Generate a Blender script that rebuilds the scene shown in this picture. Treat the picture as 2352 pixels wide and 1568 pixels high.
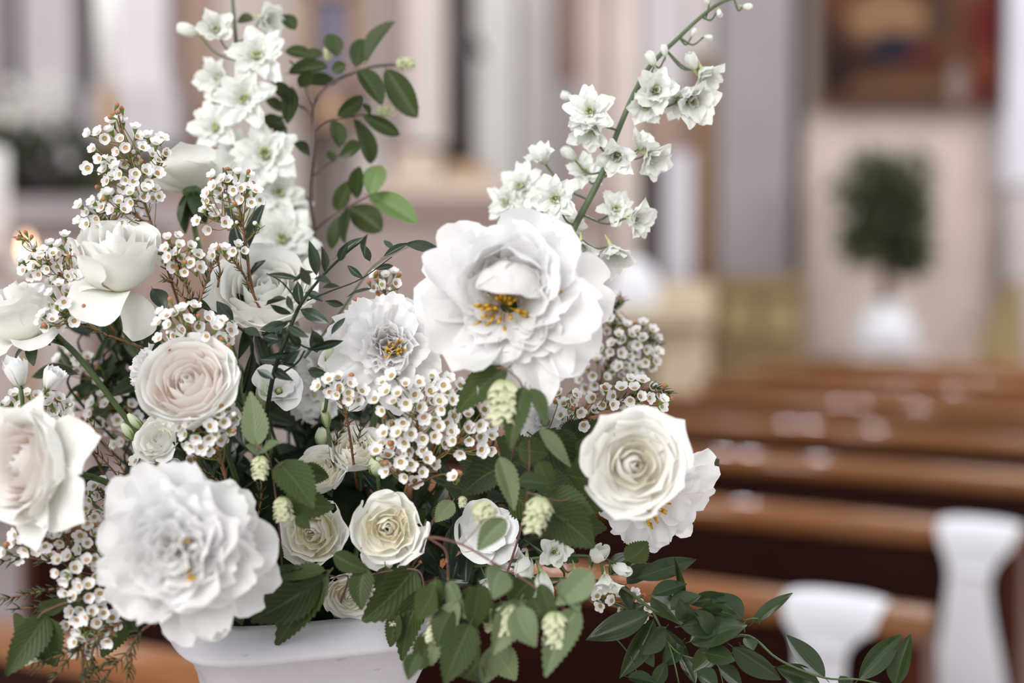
import bpy, math, random
import numpy as np
from mathutils import Vector, Matrix

for o in list(bpy.data.objects):
    bpy.data.objects.remove(o)
sc = bpy.context.scene
COL = sc.collection
PI = math.pi

# ------------------------------------------------------------------ camera
CAM_H = 1.517
PITCH = math.radians(3.22)
FPX = 50.0 / 36.0 * 2352.0
FOCUS = 1.035
cam_data = bpy.data.cameras.new('camera')
cam_data.lens = 50.0
cam_data.sensor_width = 36.0
cam_data.dof.use_dof = True
cam_data.dof.focus_distance = FOCUS
cam_data.dof.aperture_fstop = 2.0
cam_data.clip_start = 0.02
cam = bpy.data.objects.new('camera', cam_data)
cam.location = (0, 0, CAM_H)
cam.rotation_euler = (PI / 2 - PITCH, 0, 0)
COL.objects.link(cam)
sc.camera = cam

# ------------------------------------------------------------------ light
world = bpy.data.worlds.new('church_light')
sc.world = world
world.use_nodes = True
wb = world.node_tree.nodes['Background']
wb.inputs['Color'].default_value = (0.96, 0.975, 1.0, 1)
wb.inputs['Strength'].default_value = 0.72


def area(name, loc, target, size, size_y, power, col):
    l = bpy.data.lights.new(name, 'AREA')
    l.shape = 'RECTANGLE'
    l.size, l.size_y, l.energy, l.color = size, size_y, power, col
    o = bpy.data.objects.new(name, l)
    o.location = loc
    o.rotation_euler = (Vector(target) - Vector(loc)).to_track_quat('-Z', 'Y').to_euler()
    COL.objects.link(o)
    return o


area('camera_side_fill', (-2.2, -3.0, 3.7), (0, 1.2, 1.3), 3.0, 3.2, 245, (1.0, 0.985, 0.96))  # soft fill added from the camera side to brighten the deep petals
area('aisle_window_light', (6.5, 2.0, 5.2), (1.0, 4.0, 0.8), 2.4, 3.4, 200, (0.97, 0.985, 1.0))
area('wall_fill_left', (-4.5, 5.5, 6.0), (0.5, 10.5, 2.2), 2.4, 3.4, 260, (1.0, 0.97, 0.94))  # added lamp, aimed at the back wall to brighten it
area('wall_fill_right', (7.0, 6.0, 6.0), (2.5, 10.5, 2.0), 2.0, 3.4, 200, (1.0, 0.97, 0.94))  # second added lamp, brightening the right part of the back wall

sc.view_settings.view_transform = 'Standard'
sc.view_settings.look = 'None'
sc.view_settings.gamma = 1.0
sc.view_settings.use_curve_mapping = False
sc.view_settings.exposure = 0.08

# ------------------------------------------------------------------ frames
RIGHT = Vector((1, 0, 0))
FWD = Vector((0, math.cos(PITCH), -math.sin(PITCH)))
UP = Vector((0, math.sin(PITCH), math.cos(PITCH)))
CAM = Vector((0, 0, CAM_H))


def P(px, py, d):
    """world point at forward distance d for a place measured in the photograph"""
    return CAM + FWD * d + RIGHT * ((px - 1176) / FPX * d) - UP * ((py - 784) / FPX * d)


def W(px, py, Y):
    """world point on the upright plane y = Y"""
    r = FWD + RIGHT * ((px - 1176) / FPX) - UP * ((py - 784) / FPX)
    return CAM + r * (Y / r.y)


def MM(px, d):
    return px * d / FPX


def V3(r, u, t):
    """direction from right / up / toward-viewer amounts"""
    return (RIGHT * r + UP * u - FWD * t).normalized()


# ------------------------------------------------------------------ object helpers
def tag(o, label=None, cat=None, group=None, kind=None):
    if label: o['label'] = label
    if cat: o['category'] = cat
    if group: o['group'] = group
    if kind: o['kind'] = kind
    return o


def empty(name, loc, label, cat, group=None, rot=None):
    o = bpy.data.objects.new(name, None)
    o.empty_display_size = 0.02
    COL.objects.link(o)
    if rot is not None:
        m = rot.to_4x4()
        m.translation = Vector(loc)
        o.matrix_basis = m
    else:
        o.location = loc
    tag(o, label, cat, group)
    return o


def new_mesh(name, verts, faces, mat, uv=None, smooth=True, midx=None):
    me = bpy.data.meshes.new(name)
    v = np.asarray(verts, dtype=np.float32)
    me.from_pydata(v.tolist(), [], [tuple(int(i) for i in f) for f in faces])
    if isinstance(mat, (list, tuple)):
        for m in mat: me.materials.append(m)
    else:
        me.materials.append(mat)
    if midx is not None:
        me.polygons.foreach_set('material_index', np.asarray(midx, dtype=np.int32))
    if smooth:
        me.polygons.foreach_set('use_smooth', np.ones(len(me.polygons), dtype=bool))
    if uv is not None:
        lay = me.uv_layers.new(name='UVMap')
        li = np.empty(len(me.loops), dtype=np.int32)
        me.loops.foreach_get('vertex_index', li)
        lay.data.foreach_set('uv', np.asarray(uv, dtype=np.float32)[li].ravel())
    me.update()
    return me


def link(name, me, parent=None, M=None):
    o = bpy.data.objects.new(name, me)
    COL.objects.link(o)
    if parent is not None: o.parent = parent
    if M is not None: o.matrix_basis = M
    return o


class MB:
    """collects shapes for one mesh"""
    def __init__(s):
        s.v, s.f, s.m = [], [], []
        s.uv = []

    def add(s, v, f, mi=0, uv=None):
        n = len(s.v)
        s.v.extend([tuple(x) for x in v])
        s.uv.extend([tuple(x) for x in uv] if uv is not None else [(0.5, 0.5)] * len(v))
        s.f.extend([tuple(i + n for i in q) for q in f])
        s.m.extend([mi] * len(f))
        return s

    def box(s, a, b, mi=0):
        (x0, y0, z0), (x1, y1, z1) = a, b
        v = [(x0, y0, z0), (x1, y0, z0), (x1, y1, z0), (x0, y1, z0), (x0, y0, z1), (x1, y0, z1), (x1, y1, z1), (x0, y1, z1)]
        f = [(3, 2, 1, 0), (4, 5, 6, 7), (0, 1, 5, 4), (1, 2, 6, 5), (2, 3, 7, 6), (3, 0, 4, 7)]
        return s.add(v, f, mi)

    def tube(s, pts, r0, r1=None, seg=6, mi=0, smooth=3):
        v, f, uv = tube_geo(pts, r0, r0 if r1 is None else r1, seg, smooth)
        return s.add(v, f, mi, uv)

    def lathe(s, prof, seg=32, c=(0, 0, 0), mi=0):
        v, f = [], []
        for r, z in prof:
            for i in range(seg):
                a = 2 * PI * i / seg
                v.append((c[0] + r * math.cos(a), c[1] + r * math.sin(a), c[2] + z))
        for j in range(len(prof) - 1):
            for i in range(seg):
                k = (i + 1) % seg
                f.append((j * seg + i, j * seg + k, (j + 1) * seg + k, (j + 1) * seg + i))
        return s.add(v, f, mi)

    def mesh(s, name, mat, smooth=True):
        return new_mesh(name, s.v, s.f, mat, s.uv, smooth, s.m if isinstance(mat, (list, tuple)) else None)

    def build(s, name, mat, parent=None, M=None, smooth=True):
        return link(name, s.mesh(name, mat, smooth), parent, M)


def catmull(pts, n):
    pts = [Vector(p) for p in pts]
    if len(pts) < 3:
        return [pts[0].lerp(pts[-1], i / n) for i in range(n + 1)]
    e = [pts[0] * 2 - pts[1]] + pts + [pts[-1] * 2 - pts[-2]]
    out = []
    for i in range(1, len(e) - 2):
        p0, p1, p2, p3 = e[i - 1:i + 3]
        for k in range(n):
            t = k / n
            out.append(0.5 * ((2 * p1) + (p2 - p0) * t + (2 * p0 - 5 * p1 + 4 * p2 - p3) * t * t + (3 * p1 - p0 - 3 * p2 + p3) * t ** 3))
    out.append(pts[-1])
    return out


def tube_geo(pts, r0, r1, seg=6, smooth=3):
    c = catmull(pts, smooth) if smooth > 1 else [Vector(p) for p in pts]
    n = len(c)
    v, f, uv = [], [], []
    ref = Vector((0.31, 0.52, 0.79))
    for i, p in enumerate(c):
        t = (c[min(i + 1, n - 1)] - c[max(i - 1, 0)])
        if t.length < 1e-9: t = Vector((0, 0, 1))
        t.normalize()
        a = t.cross(ref)
        if a.length < 0.05: a = t.cross(Vector((1, 0, 0)))
        a.normalize()
        b = t.cross(a)
        r = r0 + (r1 - r0) * i / max(1, n - 1)
        for k in range(seg):
            w = 2 * PI * k / seg
            v.append(p + a * (r * math.cos(w)) + b * (r * math.sin(w)))
            uv.append((k / seg, i / n))
    for i in range(n - 1):
        for k in range(seg):
            q = (k + 1) % seg
            f.append((i * seg + k, i * seg + q, (i + 1) * seg + q, (i + 1) * seg + k))
    f.append(tuple(range(seg - 1, -1, -1)))
    f.append(tuple((n - 1) * seg + k for k in range(seg)))
    return v, f, uv


def frame(axis, xhint=None):
    z = Vector(axis).normalized()
    x = Vector(xhint) if xhint is not None else RIGHT.copy()
    x = x - z * x.dot(z)
    if x.length < 0.05:
        x = UP - z * UP.dot(z)
    x.normalize()
    y = z.cross(x)
    return Matrix((x, y, z)).transposed()


# ------------------------------------------------------------------ materials
MAT = {}


def nodes_of(name):
    m = bpy.data.materials.new(name)
    m.use_nodes = True
    nt = m.node_tree
    nt.nodes.clear()
    out = nt.nodes.new('ShaderNodeOutputMaterial')
    return m, nt, out


def mixcol(nt, fac, a, b, mode='MIX'):
    n = nt.nodes.new('ShaderNodeMix')
    n.data_type = 'RGBA'
    n.blend_type = mode
    for s, val in ((n.inputs[0], fac), (n.inputs[6], a), (n.inputs[7], b)):
        if hasattr(val, 'is_linked'): nt.links.new(val, s)
        elif isinstance(val, (int, float)): s.default_value = val
        else: s.default_value = tuple(val) + (1,) if len(val) == 3 else val
    return n.outputs[2]


def ramp(nt, src, stops):
    n = nt.nodes.new('ShaderNodeValToRGB')
    e = n.color_ramp.elements
    while len(e) < len(stops): e.new(0.5)
    for i, (p, c) in enumerate(stops):
        e[i].position = p
        e[i].color = (c, c, c, 1) if isinstance(c, (int, float)) else tuple(c) + (1,)
    nt.links.new(src, n.inputs[0])
    return n.outputs[0]


def noise(nt, scale, detail=2.0, vec=None, rough=0.5):
    n = nt.nodes.new('ShaderNodeTexNoise')
    n.inputs['Scale'].default_value = scale
    n.inputs['Detail'].default_value = detail
    n.inputs['Roughness'].default_value = rough
    if vec is not None: nt.links.new(vec, n.inputs['Vector'])
    return n.outputs['Fac']


def coord(nt, which='Object', scale=None):
    n = nt.nodes.new('ShaderNodeTexCoord')
    o = n.outputs[which]
    if scale is not None:
        m = nt.nodes.new('ShaderNodeMapping')
        m.inputs['Scale'].default_value = scale
        nt.links.new(o, m.inputs[0])
        o = m.outputs[0]
    return o


def bump(nt, h, strength, dist=0.001):
    n = nt.nodes.new('ShaderNodeBump')
    n.inputs['Strength'].default_value = strength
    n.inputs['Distance'].default_value = dist
    nt.links.new(h, n.inputs['Height'])
    return n.outputs[0]


def principled(name, col, rough=0.5, spec=0.5, colsock=None, nrm=None, coat=0.0):
    m, nt, out = nodes_of(name)
    b = nt.nodes.new('ShaderNodeBsdfPrincipled')
    b.inputs['Base Color'].default_value = tuple(col) + (1,)
    b.inputs['Roughness'].default_value = rough
    b.inputs['Specular IOR Level'].default_value = spec
    b.inputs['Coat Weight'].default_value = coat
    nt.links.new(b.outputs[0], out.inputs[0])
    return m, nt, b


def petal_mat(name, base, tip, transl=0.28, mid=0.45, vein=0.25, edge=None):
    """petal: base tint near the claw fading into the blade colour, fine veins, thin and translucent"""
    m, nt, out = nodes_of(name)
    uv = nt.nodes.new('ShaderNodeSeparateXYZ')
    nt.links.new(coord(nt, 'UV'), uv.inputs[0])
    f = ramp(nt, uv.outputs[1], [(0.0, 0.0), (mid, 0.75), (min(0.98, mid + 0.35), 1.0)])
    c = mixcol(nt, f, base, tip)
    if edge is not None:
        fe = ramp(nt, uv.outputs[1], [(0.0, 0.0), (0.86, 0.0), (1.0, 0.6)])
        c = mixcol(nt, fe, c, edge)
    vn = noise(nt, 1.0, 2.0, coord(nt, 'UV', (42, 2.2, 1)))
    d = nt.nodes.new('ShaderNodeBsdfDiffuse')
    t = nt.nodes.new('ShaderNodeBsdfTranslucent')
    g = nt.nodes.new('ShaderNodeBsdfGlossy')
    g.inputs['Roughness'].default_value = 0.55
    nb = bump(nt, vn, vein, 0.0006)
    for n in (d, t): nt.links.new(c, n.inputs['Color'])
    nt.links.new(nb, d.inputs['Normal'])
    nt.links.new(nb, g.inputs['Normal'])
    mx = nt.nodes.new('ShaderNodeMixShader')
    mx.inputs[0].default_value = transl
    nt.links.new(d.outputs[0], mx.inputs[1])
    nt.links.new(t.outputs[0], mx.inputs[2])
    m2 = nt.nodes.new('ShaderNodeMixShader')
    m2.inputs[0].default_value = 0.025
    nt.links.new(mx.outputs[0], m2.inputs[1])
    nt.links.new(g.outputs[0], m2.inputs[2])
    nt.links.new(m2.outputs[0], out.inputs[0])
    MAT[name] = m
    return m


def leaf_mat(name, dark, light, rib, rough=0.42, spec=0.45, veins=9.0, transl=0.12, par=False):
    m, nt, out = nodes_of(name)
    uv = nt.nodes.new('ShaderNodeSeparateXYZ')
    nt.links.new(coord(nt, 'UV'), uv.inputs[0])
    ab = nt.nodes.new('ShaderNodeMath'); ab.operation = 'ABSOLUTE'
    sb = nt.nodes.new('ShaderNodeMath'); sb.operation = 'SUBTRACT'; sb.inputs[1].default_value = 0.5
    nt.links.new(uv.outputs[0], sb.inputs[0]); nt.links.new(sb.outputs[0], ab.inputs[0])
    oi = nt.nodes.new('ShaderNodeObjectInfo')
    nz = noise(nt, 3.0, 3.0, coord(nt, 'UV', (3, 4, 1)))
    ad = nt.nodes.new('ShaderNodeMath'); ad.operation = 'MULTIPLY_ADD'
    nt.links.new(oi.outputs['Random'], ad.inputs[0]); ad.inputs[1].default_value = 0.75
    nm = nt.nodes.new('ShaderNodeMath'); nm.operation = 'MULTIPLY'; nm.inputs[1].default_value = 0.35
    nt.links.new(nz, nm.inputs[0]); nt.links.new(nm.outputs[0], ad.inputs[2])
    c = mixcol(nt, ad.outputs[0], dark, light)
    # midrib and side veins
    if par:
        w = nt.nodes.new('ShaderNodeTexWave'); w.wave_type = 'BANDS'; w.bands_direction = 'X'
        w.inputs['Scale'].default_value = veins; w.inputs['Distortion'].default_value = 0.4
        nt.links.new(coord(nt, 'UV'), w.inputs['Vector'])
        vf = w.outputs['Fac']
        vfac = ramp(nt, vf, [(0.6, 0.0), (1.0, 0.10)])
    else:
        cx = nt.nodes.new('ShaderNodeCombineXYZ')
        k = nt.nodes.new('ShaderNodeMath'); k.operation = 'MULTIPLY_ADD'; k.inputs[1].default_value = -0.75
        nt.links.new(ab.outputs[0], k.inputs[0]); nt.links.new(uv.outputs[1], k.inputs[2])
        nt.links.new(k.outputs[0], cx.inputs[0])
        w = nt.nodes.new('ShaderNodeTexWave'); w.wave_type = 'BANDS'; w.bands_direction = 'X'
        w.inputs['Scale'].default_value = veins * 0.32; w.inputs['Distortion'].default_value = 0.0
        nt.links.new(cx.outputs[0], w.inputs['Vector'])
        vf = w.outputs['Fac']
        vfac = ramp(nt, vf, [(0.86, 0.0), (1.0, 0.35)])
    c = mixcol(nt, vfac, c, rib)
    rf = ramp(nt, ab.outputs[0], [(0.0, 0.8), (0.018, 0.5), (0.04, 0.0)])
    c = mixcol(nt, rf, c, rib)
    b = nt.nodes.new('ShaderNodeBsdfPrincipled')
    b.inputs['Roughness'].default_value = rough
    b.inputs['Specular IOR Level'].default_value = spec
    nt.links.new(c, b.inputs['Base Color'])
    nt.links.new(bump(nt, vf, 0.06 if par else 0.22, 0.0008), b.inputs['Normal'])
    t = nt.nodes.new('ShaderNodeBsdfTranslucent')
    nt.links.new(mixcol(nt, 0.5, c, (0.25, 0.36, 0.08)), t.inputs['Color'])
    mx = nt.nodes.new('ShaderNodeMixShader'); mx.inputs[0].default_value = transl
    nt.links.new(b.outputs[0], mx.inputs[1]); nt.links.new(t.outputs[0], mx.inputs[2])
    nt.links.new(mx.outputs[0], out.inputs[0])
    MAT[name] = m
    return m


def plain(name, col, rough=0.6, spec=0.3, var=0.12, scale=30.0, bmp=0.0, col2=None):
    m, nt, b = principled(name, col, rough, spec)
    nz = noise(nt, scale, 3.0, coord(nt, 'Object'))
    c2 = col2 if col2 is not None else tuple(max(0, x * (1 - 2 * var)) for x in col)
    nt.links.new(mixcol(nt, ramp(nt, nz, [(0.3, 0.0), (0.7, 1.0)]), c2, col), b.inputs['Base Color'])
    if bmp: nt.links.new(bump(nt, nz, bmp, 0.002), b.inputs['Normal'])
    MAT[name] = m
    return m


def wood_mat(name, a, b_, rough=0.25, spec=0.5):
    m, nt, b = principled(name, a, rough, spec, coat=0.0)
    n = noise(nt, 6.0, 6.0, coord(nt, 'Object', (0.7, 9, 9)), 0.6)
    nt.links.new(mixcol(nt, ramp(nt, n, [(0.3, 0.0), (0.7, 1.0)]), a, b_), b.inputs['Base Color'])
    MAT[name] = m
    return m


petal_mat('rose_white', (0.84, 0.84, 0.72), (0.90, 0.895, 0.87), 0.30)
petal_mat('rose_cream', (0.92, 0.84, 0.68), (0.915, 0.90, 0.86), 0.38, 0.5)
petal_mat('rose_blush', (0.92, 0.78, 0.71), (0.91, 0.885, 0.86), 0.34, 0.7)
petal_mat('spray_cream', (0.92, 0.83, 0.56), (0.94, 0.925, 0.86), 0.38, 0.55)
petal_mat('peony_white', (0.94, 0.90, 0.84), (0.915, 0.912, 0.915), 0.50, 0.35)
petal_mat('peony_flush', (0.85, 0.50, 0.52), (0.93, 0.92, 0.93), 0.30, 0.22)
petal_mat('delphinium_white', (0.62, 0.70, 0.42), (0.89, 0.90, 0.88), 0.36, 0.24, 0.3, edge=(0.82, 0.86, 0.76))
petal_mat('lisianthus_white', (0.50, 0.60, 0.28), (0.92, 0.925, 0.93), 0.28, 0.25)
petal_mat('wax_white', (0.90, 0.86, 0.85), (0.93, 0.92, 0.92), 0.30, 0.3, 0.1)
petal_mat('hop_bract', (0.42, 0.50, 0.20), (0.80, 0.80, 0.58), 0.30, 0.6, 0.5)
petal_mat('bud_green', (0.26, 0.38, 0.12), (0.74, 0.79, 0.60), 0.25, 0.6, 0.3)
leaf_mat('hop_leaf', (0.017, 0.030, 0.009), (0.050, 0.076, 0.021), (0.085, 0.105, 0.048), 0.45, 0.22, 9, 0.10)
leaf_mat('hop_leaf_pale', (0.095, 0.135, 0.065), (0.17, 0.215, 0.115), (0.23, 0.275, 0.155), 0.5, 0.3, 9, 0.16)
leaf_mat('smilax_leaf', (0.012, 0.025, 0.008), (0.032, 0.052, 0.018), (0.045, 0.068, 0.026), 0.30, 0.4, 2.2, 0.05, True)
leaf_mat('ruscus_leaf', (0.010, 0.022, 0.013), (0.036, 0.056, 0.038), (0.05, 0.078, 0.05), 0.28, 0.5, 2.0, 0.05, True)
leaf_mat('branch_leaf', (0.017, 0.030, 0.009), (0.042, 0.062, 0.022), (0.08, 0.105, 0.045), 0.45, 0.22, 8, 0.10)
leaf_mat('branch_leaf_pale', (0.12, 0.20, 0.06), (0.17, 0.26, 0.10), (0.24, 0.34, 0.15), 0.45, 0.35, 8, 0.25)
plain('stem_green', (0.075, 0.12, 0.04), 0.5, 0.4, 0.2, 60)
plain('stem_dark', (0.016, 0.028, 0.012), 0.5, 0.25, 0.2, 60)
plain('stem_delphinium', (0.11, 0.15, 0.075), 0.5, 0.35, 0.15, 60)
plain('twig_brown', (0.24, 0.115, 0.05), 0.6, 0.3, 0.25, 90)
plain('twig_grey', (0.13, 0.085, 0.08), 0.6, 0.3, 0.25, 90)
plain('twig_red', (0.22, 0.11, 0.09), 0.6, 0.3, 0.2, 90)
plain('needle_green', (0.052, 0.078, 0.026), 0.5, 0.4, 0.2, 60)
plain('calyx_green', (0.19, 0.28, 0.06), 0.5, 0.35, 0.15, 200)
plain('sepal_green', (0.05, 0.09, 0.028), 0.5, 0.35, 0.2, 60)
plain('wax_centre', (0.36, 0.32, 0.09), 0.5, 0.3, 0.25, 400, col2=(0.42, 0.27, 0.14))
plain('wax_centre_pink', (0.60, 0.38, 0.30), 0.5, 0.3, 0.25, 400, col2=(0.40, 0.28, 0.08))
plain('wax_bud', (0.52, 0.20, 0.10), 0.5, 0.3, 0.2, 300)
plain('wax_bud_white', (0.86, 0.82, 0.78), 0.5, 0.3, 0.1, 300)
plain('stamen_yellow', (0.72, 0.42, 0.03), 0.6, 0.2, 0.2, 300)
plain('eye_green', (0.58, 0.62, 0.30), 0.6, 0.2, 0.2, 300)
plain('pedicel', (0.17, 0.20, 0.05), 0.5, 0.3, 0.2, 200, col2=(0.24, 0.12, 0.05))
sc.cycles.max_bounces = 8
sc.cycles.diffuse_bounces = 6
sc.cycles.transmission_bounces = 6
# ------------------------------------------------------------------ flower builders
VASE_D = 1.09
VASE_PX = 690


def vase_point(rng, k=0.05):
    p = P(VASE_PX, 1500, VASE_D)
    return p + Vector((rng.uniform(-k, k), rng.uniform(-k, k), rng.uniform(-0.05, 0.0)))


def tip_round(u, rng): return 1 - 0.24 * np.abs(u) ** 2.6


def tip_point(u, rng): return 1 - 0.26 * np.abs(u) ** 1.5 + 0.07 * np.exp(-(u / 0.14) ** 2)


def tip_rag(u, rng):
    n = np.array([rng.uniform(0, 1) for _ in u])
    return 1 - 0.22 * np.abs(u) ** 2.4 - 0.10 * n


def tip_notch(u, rng):
    c = rng.uniform(-0.3, 0.3)
    n = np.array([rng.uniform(0, 1) for _ in u])
    return 1 - 0.22 * np.abs(u) ** 2.6 - 0.10 * np.exp(-((u - c) / 0.12) ** 2) - 0.035 * n


def petal_geo(az, S, rr, zz, hw, rho, tip, rng, ruffle=0.0, rk=3.0, nu=11, nv=9, roll=0.0, rpow=2.0):
    """S: path parameter samples with radius rr(S), height zz(S), half width hw(S), cross curvature radius rho(S)"""
    u = np.linspace(-1, 1, nu)
    Lu = tip(u, rng)
    sv = np.linspace(0, 1, nv)
    dr, dz = np.gradient(rr, S), np.gradient(zz, S)
    ln = np.hypot(dr, dz) + 1e-9
    nr, nz = -dz / ln, dr / ln
    ph = [rng.uniform(0, 2 * PI) for _ in range(3)]
    V = np.zeros((nv, nu, 3)); UV = np.zeros((nv, nu, 2))
    for i, s in enumerate(sv):
        se = s * Lu
        r_ = np.interp(se, S, rr); z_ = np.interp(se, S, zz)
        h_ = np.interp(se, S, hw); ro = np.interp(se, S, rho)
        n1 = np.interp(se, S, nr); n2 = np.interp(se, S, nz)
        a = u * h_ / ro
        a = np.clip(a, -2.6, 2.6)
        t = ro * np.sin(a)
        d = ro * (1 - np.cos(a))
        w = (np.sin(rk * u * 2 + ph[0]) + 0.6 * np.sin(rk * 3.7 * u + ph[1] + s * 2) + 0.5 * np.sin(2.0 * u + ph[2])) * ruffle * s ** rpow
        d = d + w - roll * (np.abs(u) ** 4) * s ** 2
        rad = r_ + n1 * d; zc = z_ + n2 * d
        V[i, :, 0] = rad * math.cos(az) - t * math.sin(az)
        V[i, :, 1] = rad * math.sin(az) + t * math.cos(az)
        V[i, :, 2] = zc
        UV[i, :, 0] = u * 0.5 + 0.5
        UV[i, :, 1] = s
    f = []
    for i in range(nv - 1):
        for j in range(nu - 1):
            a0 = i * nu + j
            f.append((a0, a0 + 1, a0 + nu + 1, a0 + nu))
    return V.reshape(-1, 3), f, UV.reshape(-1, 2)


SS = np.linspace(0, 1.1, 45)


def cup_path(rk, h, lean, curl, drop, knee=0.55):
    s = SS
    r = rk * np.sin(PI / 2 * np.minimum(1, s / knee)) ** 0.85 + lean * np.maximum(0, s - knee) + curl * np.maximum(0, s - 0.66) ** 2 / 0.115
    z = h * (s - drop * np.maximum(0, s - 0.7) ** 2 / 0.09)
    return r + 0.01, z


def elev_path(r0, L, e0, e1, z0=0.0, epow=1.0):
    e = np.radians(e0 + (e1 - e0) * np.clip(SS, 0, 1) ** epow)
    ds = SS[1] - SS[0]
    r = r0 + np.concatenate([[0], np.cumsum(np.cos(e[:-1]) * ds * L)])
    z = z0 + np.concatenate([[0], np.cumsum(np.sin(e[:-1]) * ds * L)])
    return r, z


def wprof(W, base=0.25, k=0.5):
    return W * (base + (1 - base) * np.minimum(1, SS / k) ** 0.8)


def add_petal(root, geo, mat, R, name='petal'):
    v, f, uv = geo
    return link(name, new_mesh(name, np.asarray(v) * R, f, mat, uv), root)


def flower_root(name, px, py, d, axis, R, label, cat, group, hint=None, back=0.5):
    rot = frame(axis, hint)
    c = P(px, py, d) - Vector(axis).normalized() * (R * back)
    o = empty(name, c, label, cat, group, rot)
    return o, c, rot


def to_local(root, pts):
    inv = root.matrix_basis.inverted()
    return [inv @ Vector(p) for p in pts]


def stem_part(root, c, axis, rng, r=0.0022, mat='stem_green', pts=None, L=0.06):
    if pts is None:
        e = vase_point(rng)
        a = c - Vector(axis).normalized() * L
        m = a.lerp(e, 0.5) + Vector((0, 0.02, 0.0))
        pts = [c + Vector(axis).normalized() * 0.004, a, m, e]
    mb = MB()
    mb.tube(to_local(root, pts), r, r * 0.9, 7, smooth=5)
    return mb.build('stem', MAT[mat], root)


def sepals(root, rng, R, n=5, L=0.7, W=0.16, e0=10, e1=-60, mat='sepal_green'):
    for i in range(n):
        r, z = elev_path(0.02, L * rng.uniform(0.85, 1.1), e0, e1 + rng.uniform(-15, 15), 0.0)
        hw = W * np.maximum(0.02, np.sin(PI * np.clip(SS * 0.85 + 0.13, 0, 1))) ** 0.8
        g = petal_geo(2 * PI * i / n + rng.uniform(-.2, .2), SS, r, z, hw, np.full_like(SS, 0.4), lambda u, q: 1 - 0.0 * u, rng, 0, nu=5, nv=7)
        add_petal(root, g, MAT[mat], R, 'sepal')
    mb = MB()
    mb.lathe([(0.02, -0.14), (0.12, -0.08), (0.15, 0.0), (0.12, 0.06)], 10)
    mb.v = [tuple(np.array(p) * R) for p in mb.v]
    mb.build('receptacle', MAT[mat], root)


def rose(px, py, w, axis, d, seed, label, mats, group, n=24, hin=1.0, hout=0.95, open_=0.85, guards=(), name='rose', stem=None, tip=tip_point, curl=0.22, cat='rose', hint=None, sep=True, back=0.5, inner_r=0.07, ruf=0.012, gtip=tip_round):
    rng = random.Random(seed)
    R = MM(w / 2, d)
    root, c, rot = flower_root(name, px, py, d, axis, R, label, cat, group, hint, back)
    a0 = rng.uniform(0, 6)
    for i in range(n):
        t = i / (n - 1)
        rk = inner_r + (open_ - inner_r) * t ** 0.85
        h = (hin + (hout - hin) * t) * rng.uniform(0.95, 1.05)
        cu = curl * max(0, t - 0.25) * rng.uniform(0.6, 1.4)
        rr, zz = cup_path(rk, h, -0.26 * (1 - t) ** 2 * min(1, rk / 0.2) + 0.10 * t, cu, 0.10 * t * rng.uniform(0.5, 1.5), 0.5)
        Wd = 0.16 + 0.68 * t ** 0.7
        hw = wprof(Wd, 0.22, 0.6)
        rho = np.maximum(rr * (1.0 + 0.25 * t), 0.10)
        g = petal_geo(a0 + i * 2.39996 + rng.uniform(-.15, .15), SS, rr, zz, hw, rho, tip if t > 0.35 else tip_round, rng, ruf + 0.032 * t, 2.0, 13, 10, roll=0.10 * t * rng.uniform(0.2, 1.5))
        m = mats[0] if t < 0.4 else (mats[1] if t < 0.75 else mats[2])
        add_petal(root, g, MAT[m], R)
    for (azd, L, e0, e1, wd) in guards:
        rr, zz = elev_path(0.12, L, e0, e1, 0.02, 0.8)
        g = petal_geo(math.radians(azd), SS, rr, zz, wprof(wd, 0.3, 0.5), np.full_like(SS, 0.8), gtip, rng, 0.03 if gtip is tip_round else 0.06, 2.0, 13, 12, roll=0.12)
        add_petal(root, g, MAT[mats[2]], R)
    if sep: sepals(root, rng, R)
    if stem is not False:
        stem_part(root, c, axis, rng, 0.0024, 'stem_green', stem)
    return root


def stamens(root, R, rng, n, L, spread, mat='stamen_yellow', z0=0.1, off=(0, 0), r=0.010):
    mb = MB()
    for i in range(n):
        a = rng.uniform(0, 2 * PI); e = rng.uniform(0.05, spread)
        l = L * rng.uniform(0.7, 1.1)
        b = Vector((off[0] + 0.12 * math.cos(a) * e, off[1] + 0.12 * math.sin(a) * e, z0))
        dv = Vector((math.cos(a) * math.sin(e), math.sin(a) * math.sin(e), math.cos(e)))
        bend = Vector((rng.uniform(-.08, .08), rng.uniform(-.08, .08), 0)) * L
        p = [b, b + dv * l * 0.6 + bend, b + dv * l]
        mb.tube([q * R for q in p], r * R * 0.6, r * R * 0.7, 4, smooth=2)
        q = p[-1]
        mb.tube([(q - dv * 0.05) * R, (q + dv * 0.05) * R], r * R * 2.2, r * R * 1.6, 5, smooth=1)
    return mb.build('stamens', MAT[mat], root)


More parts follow.
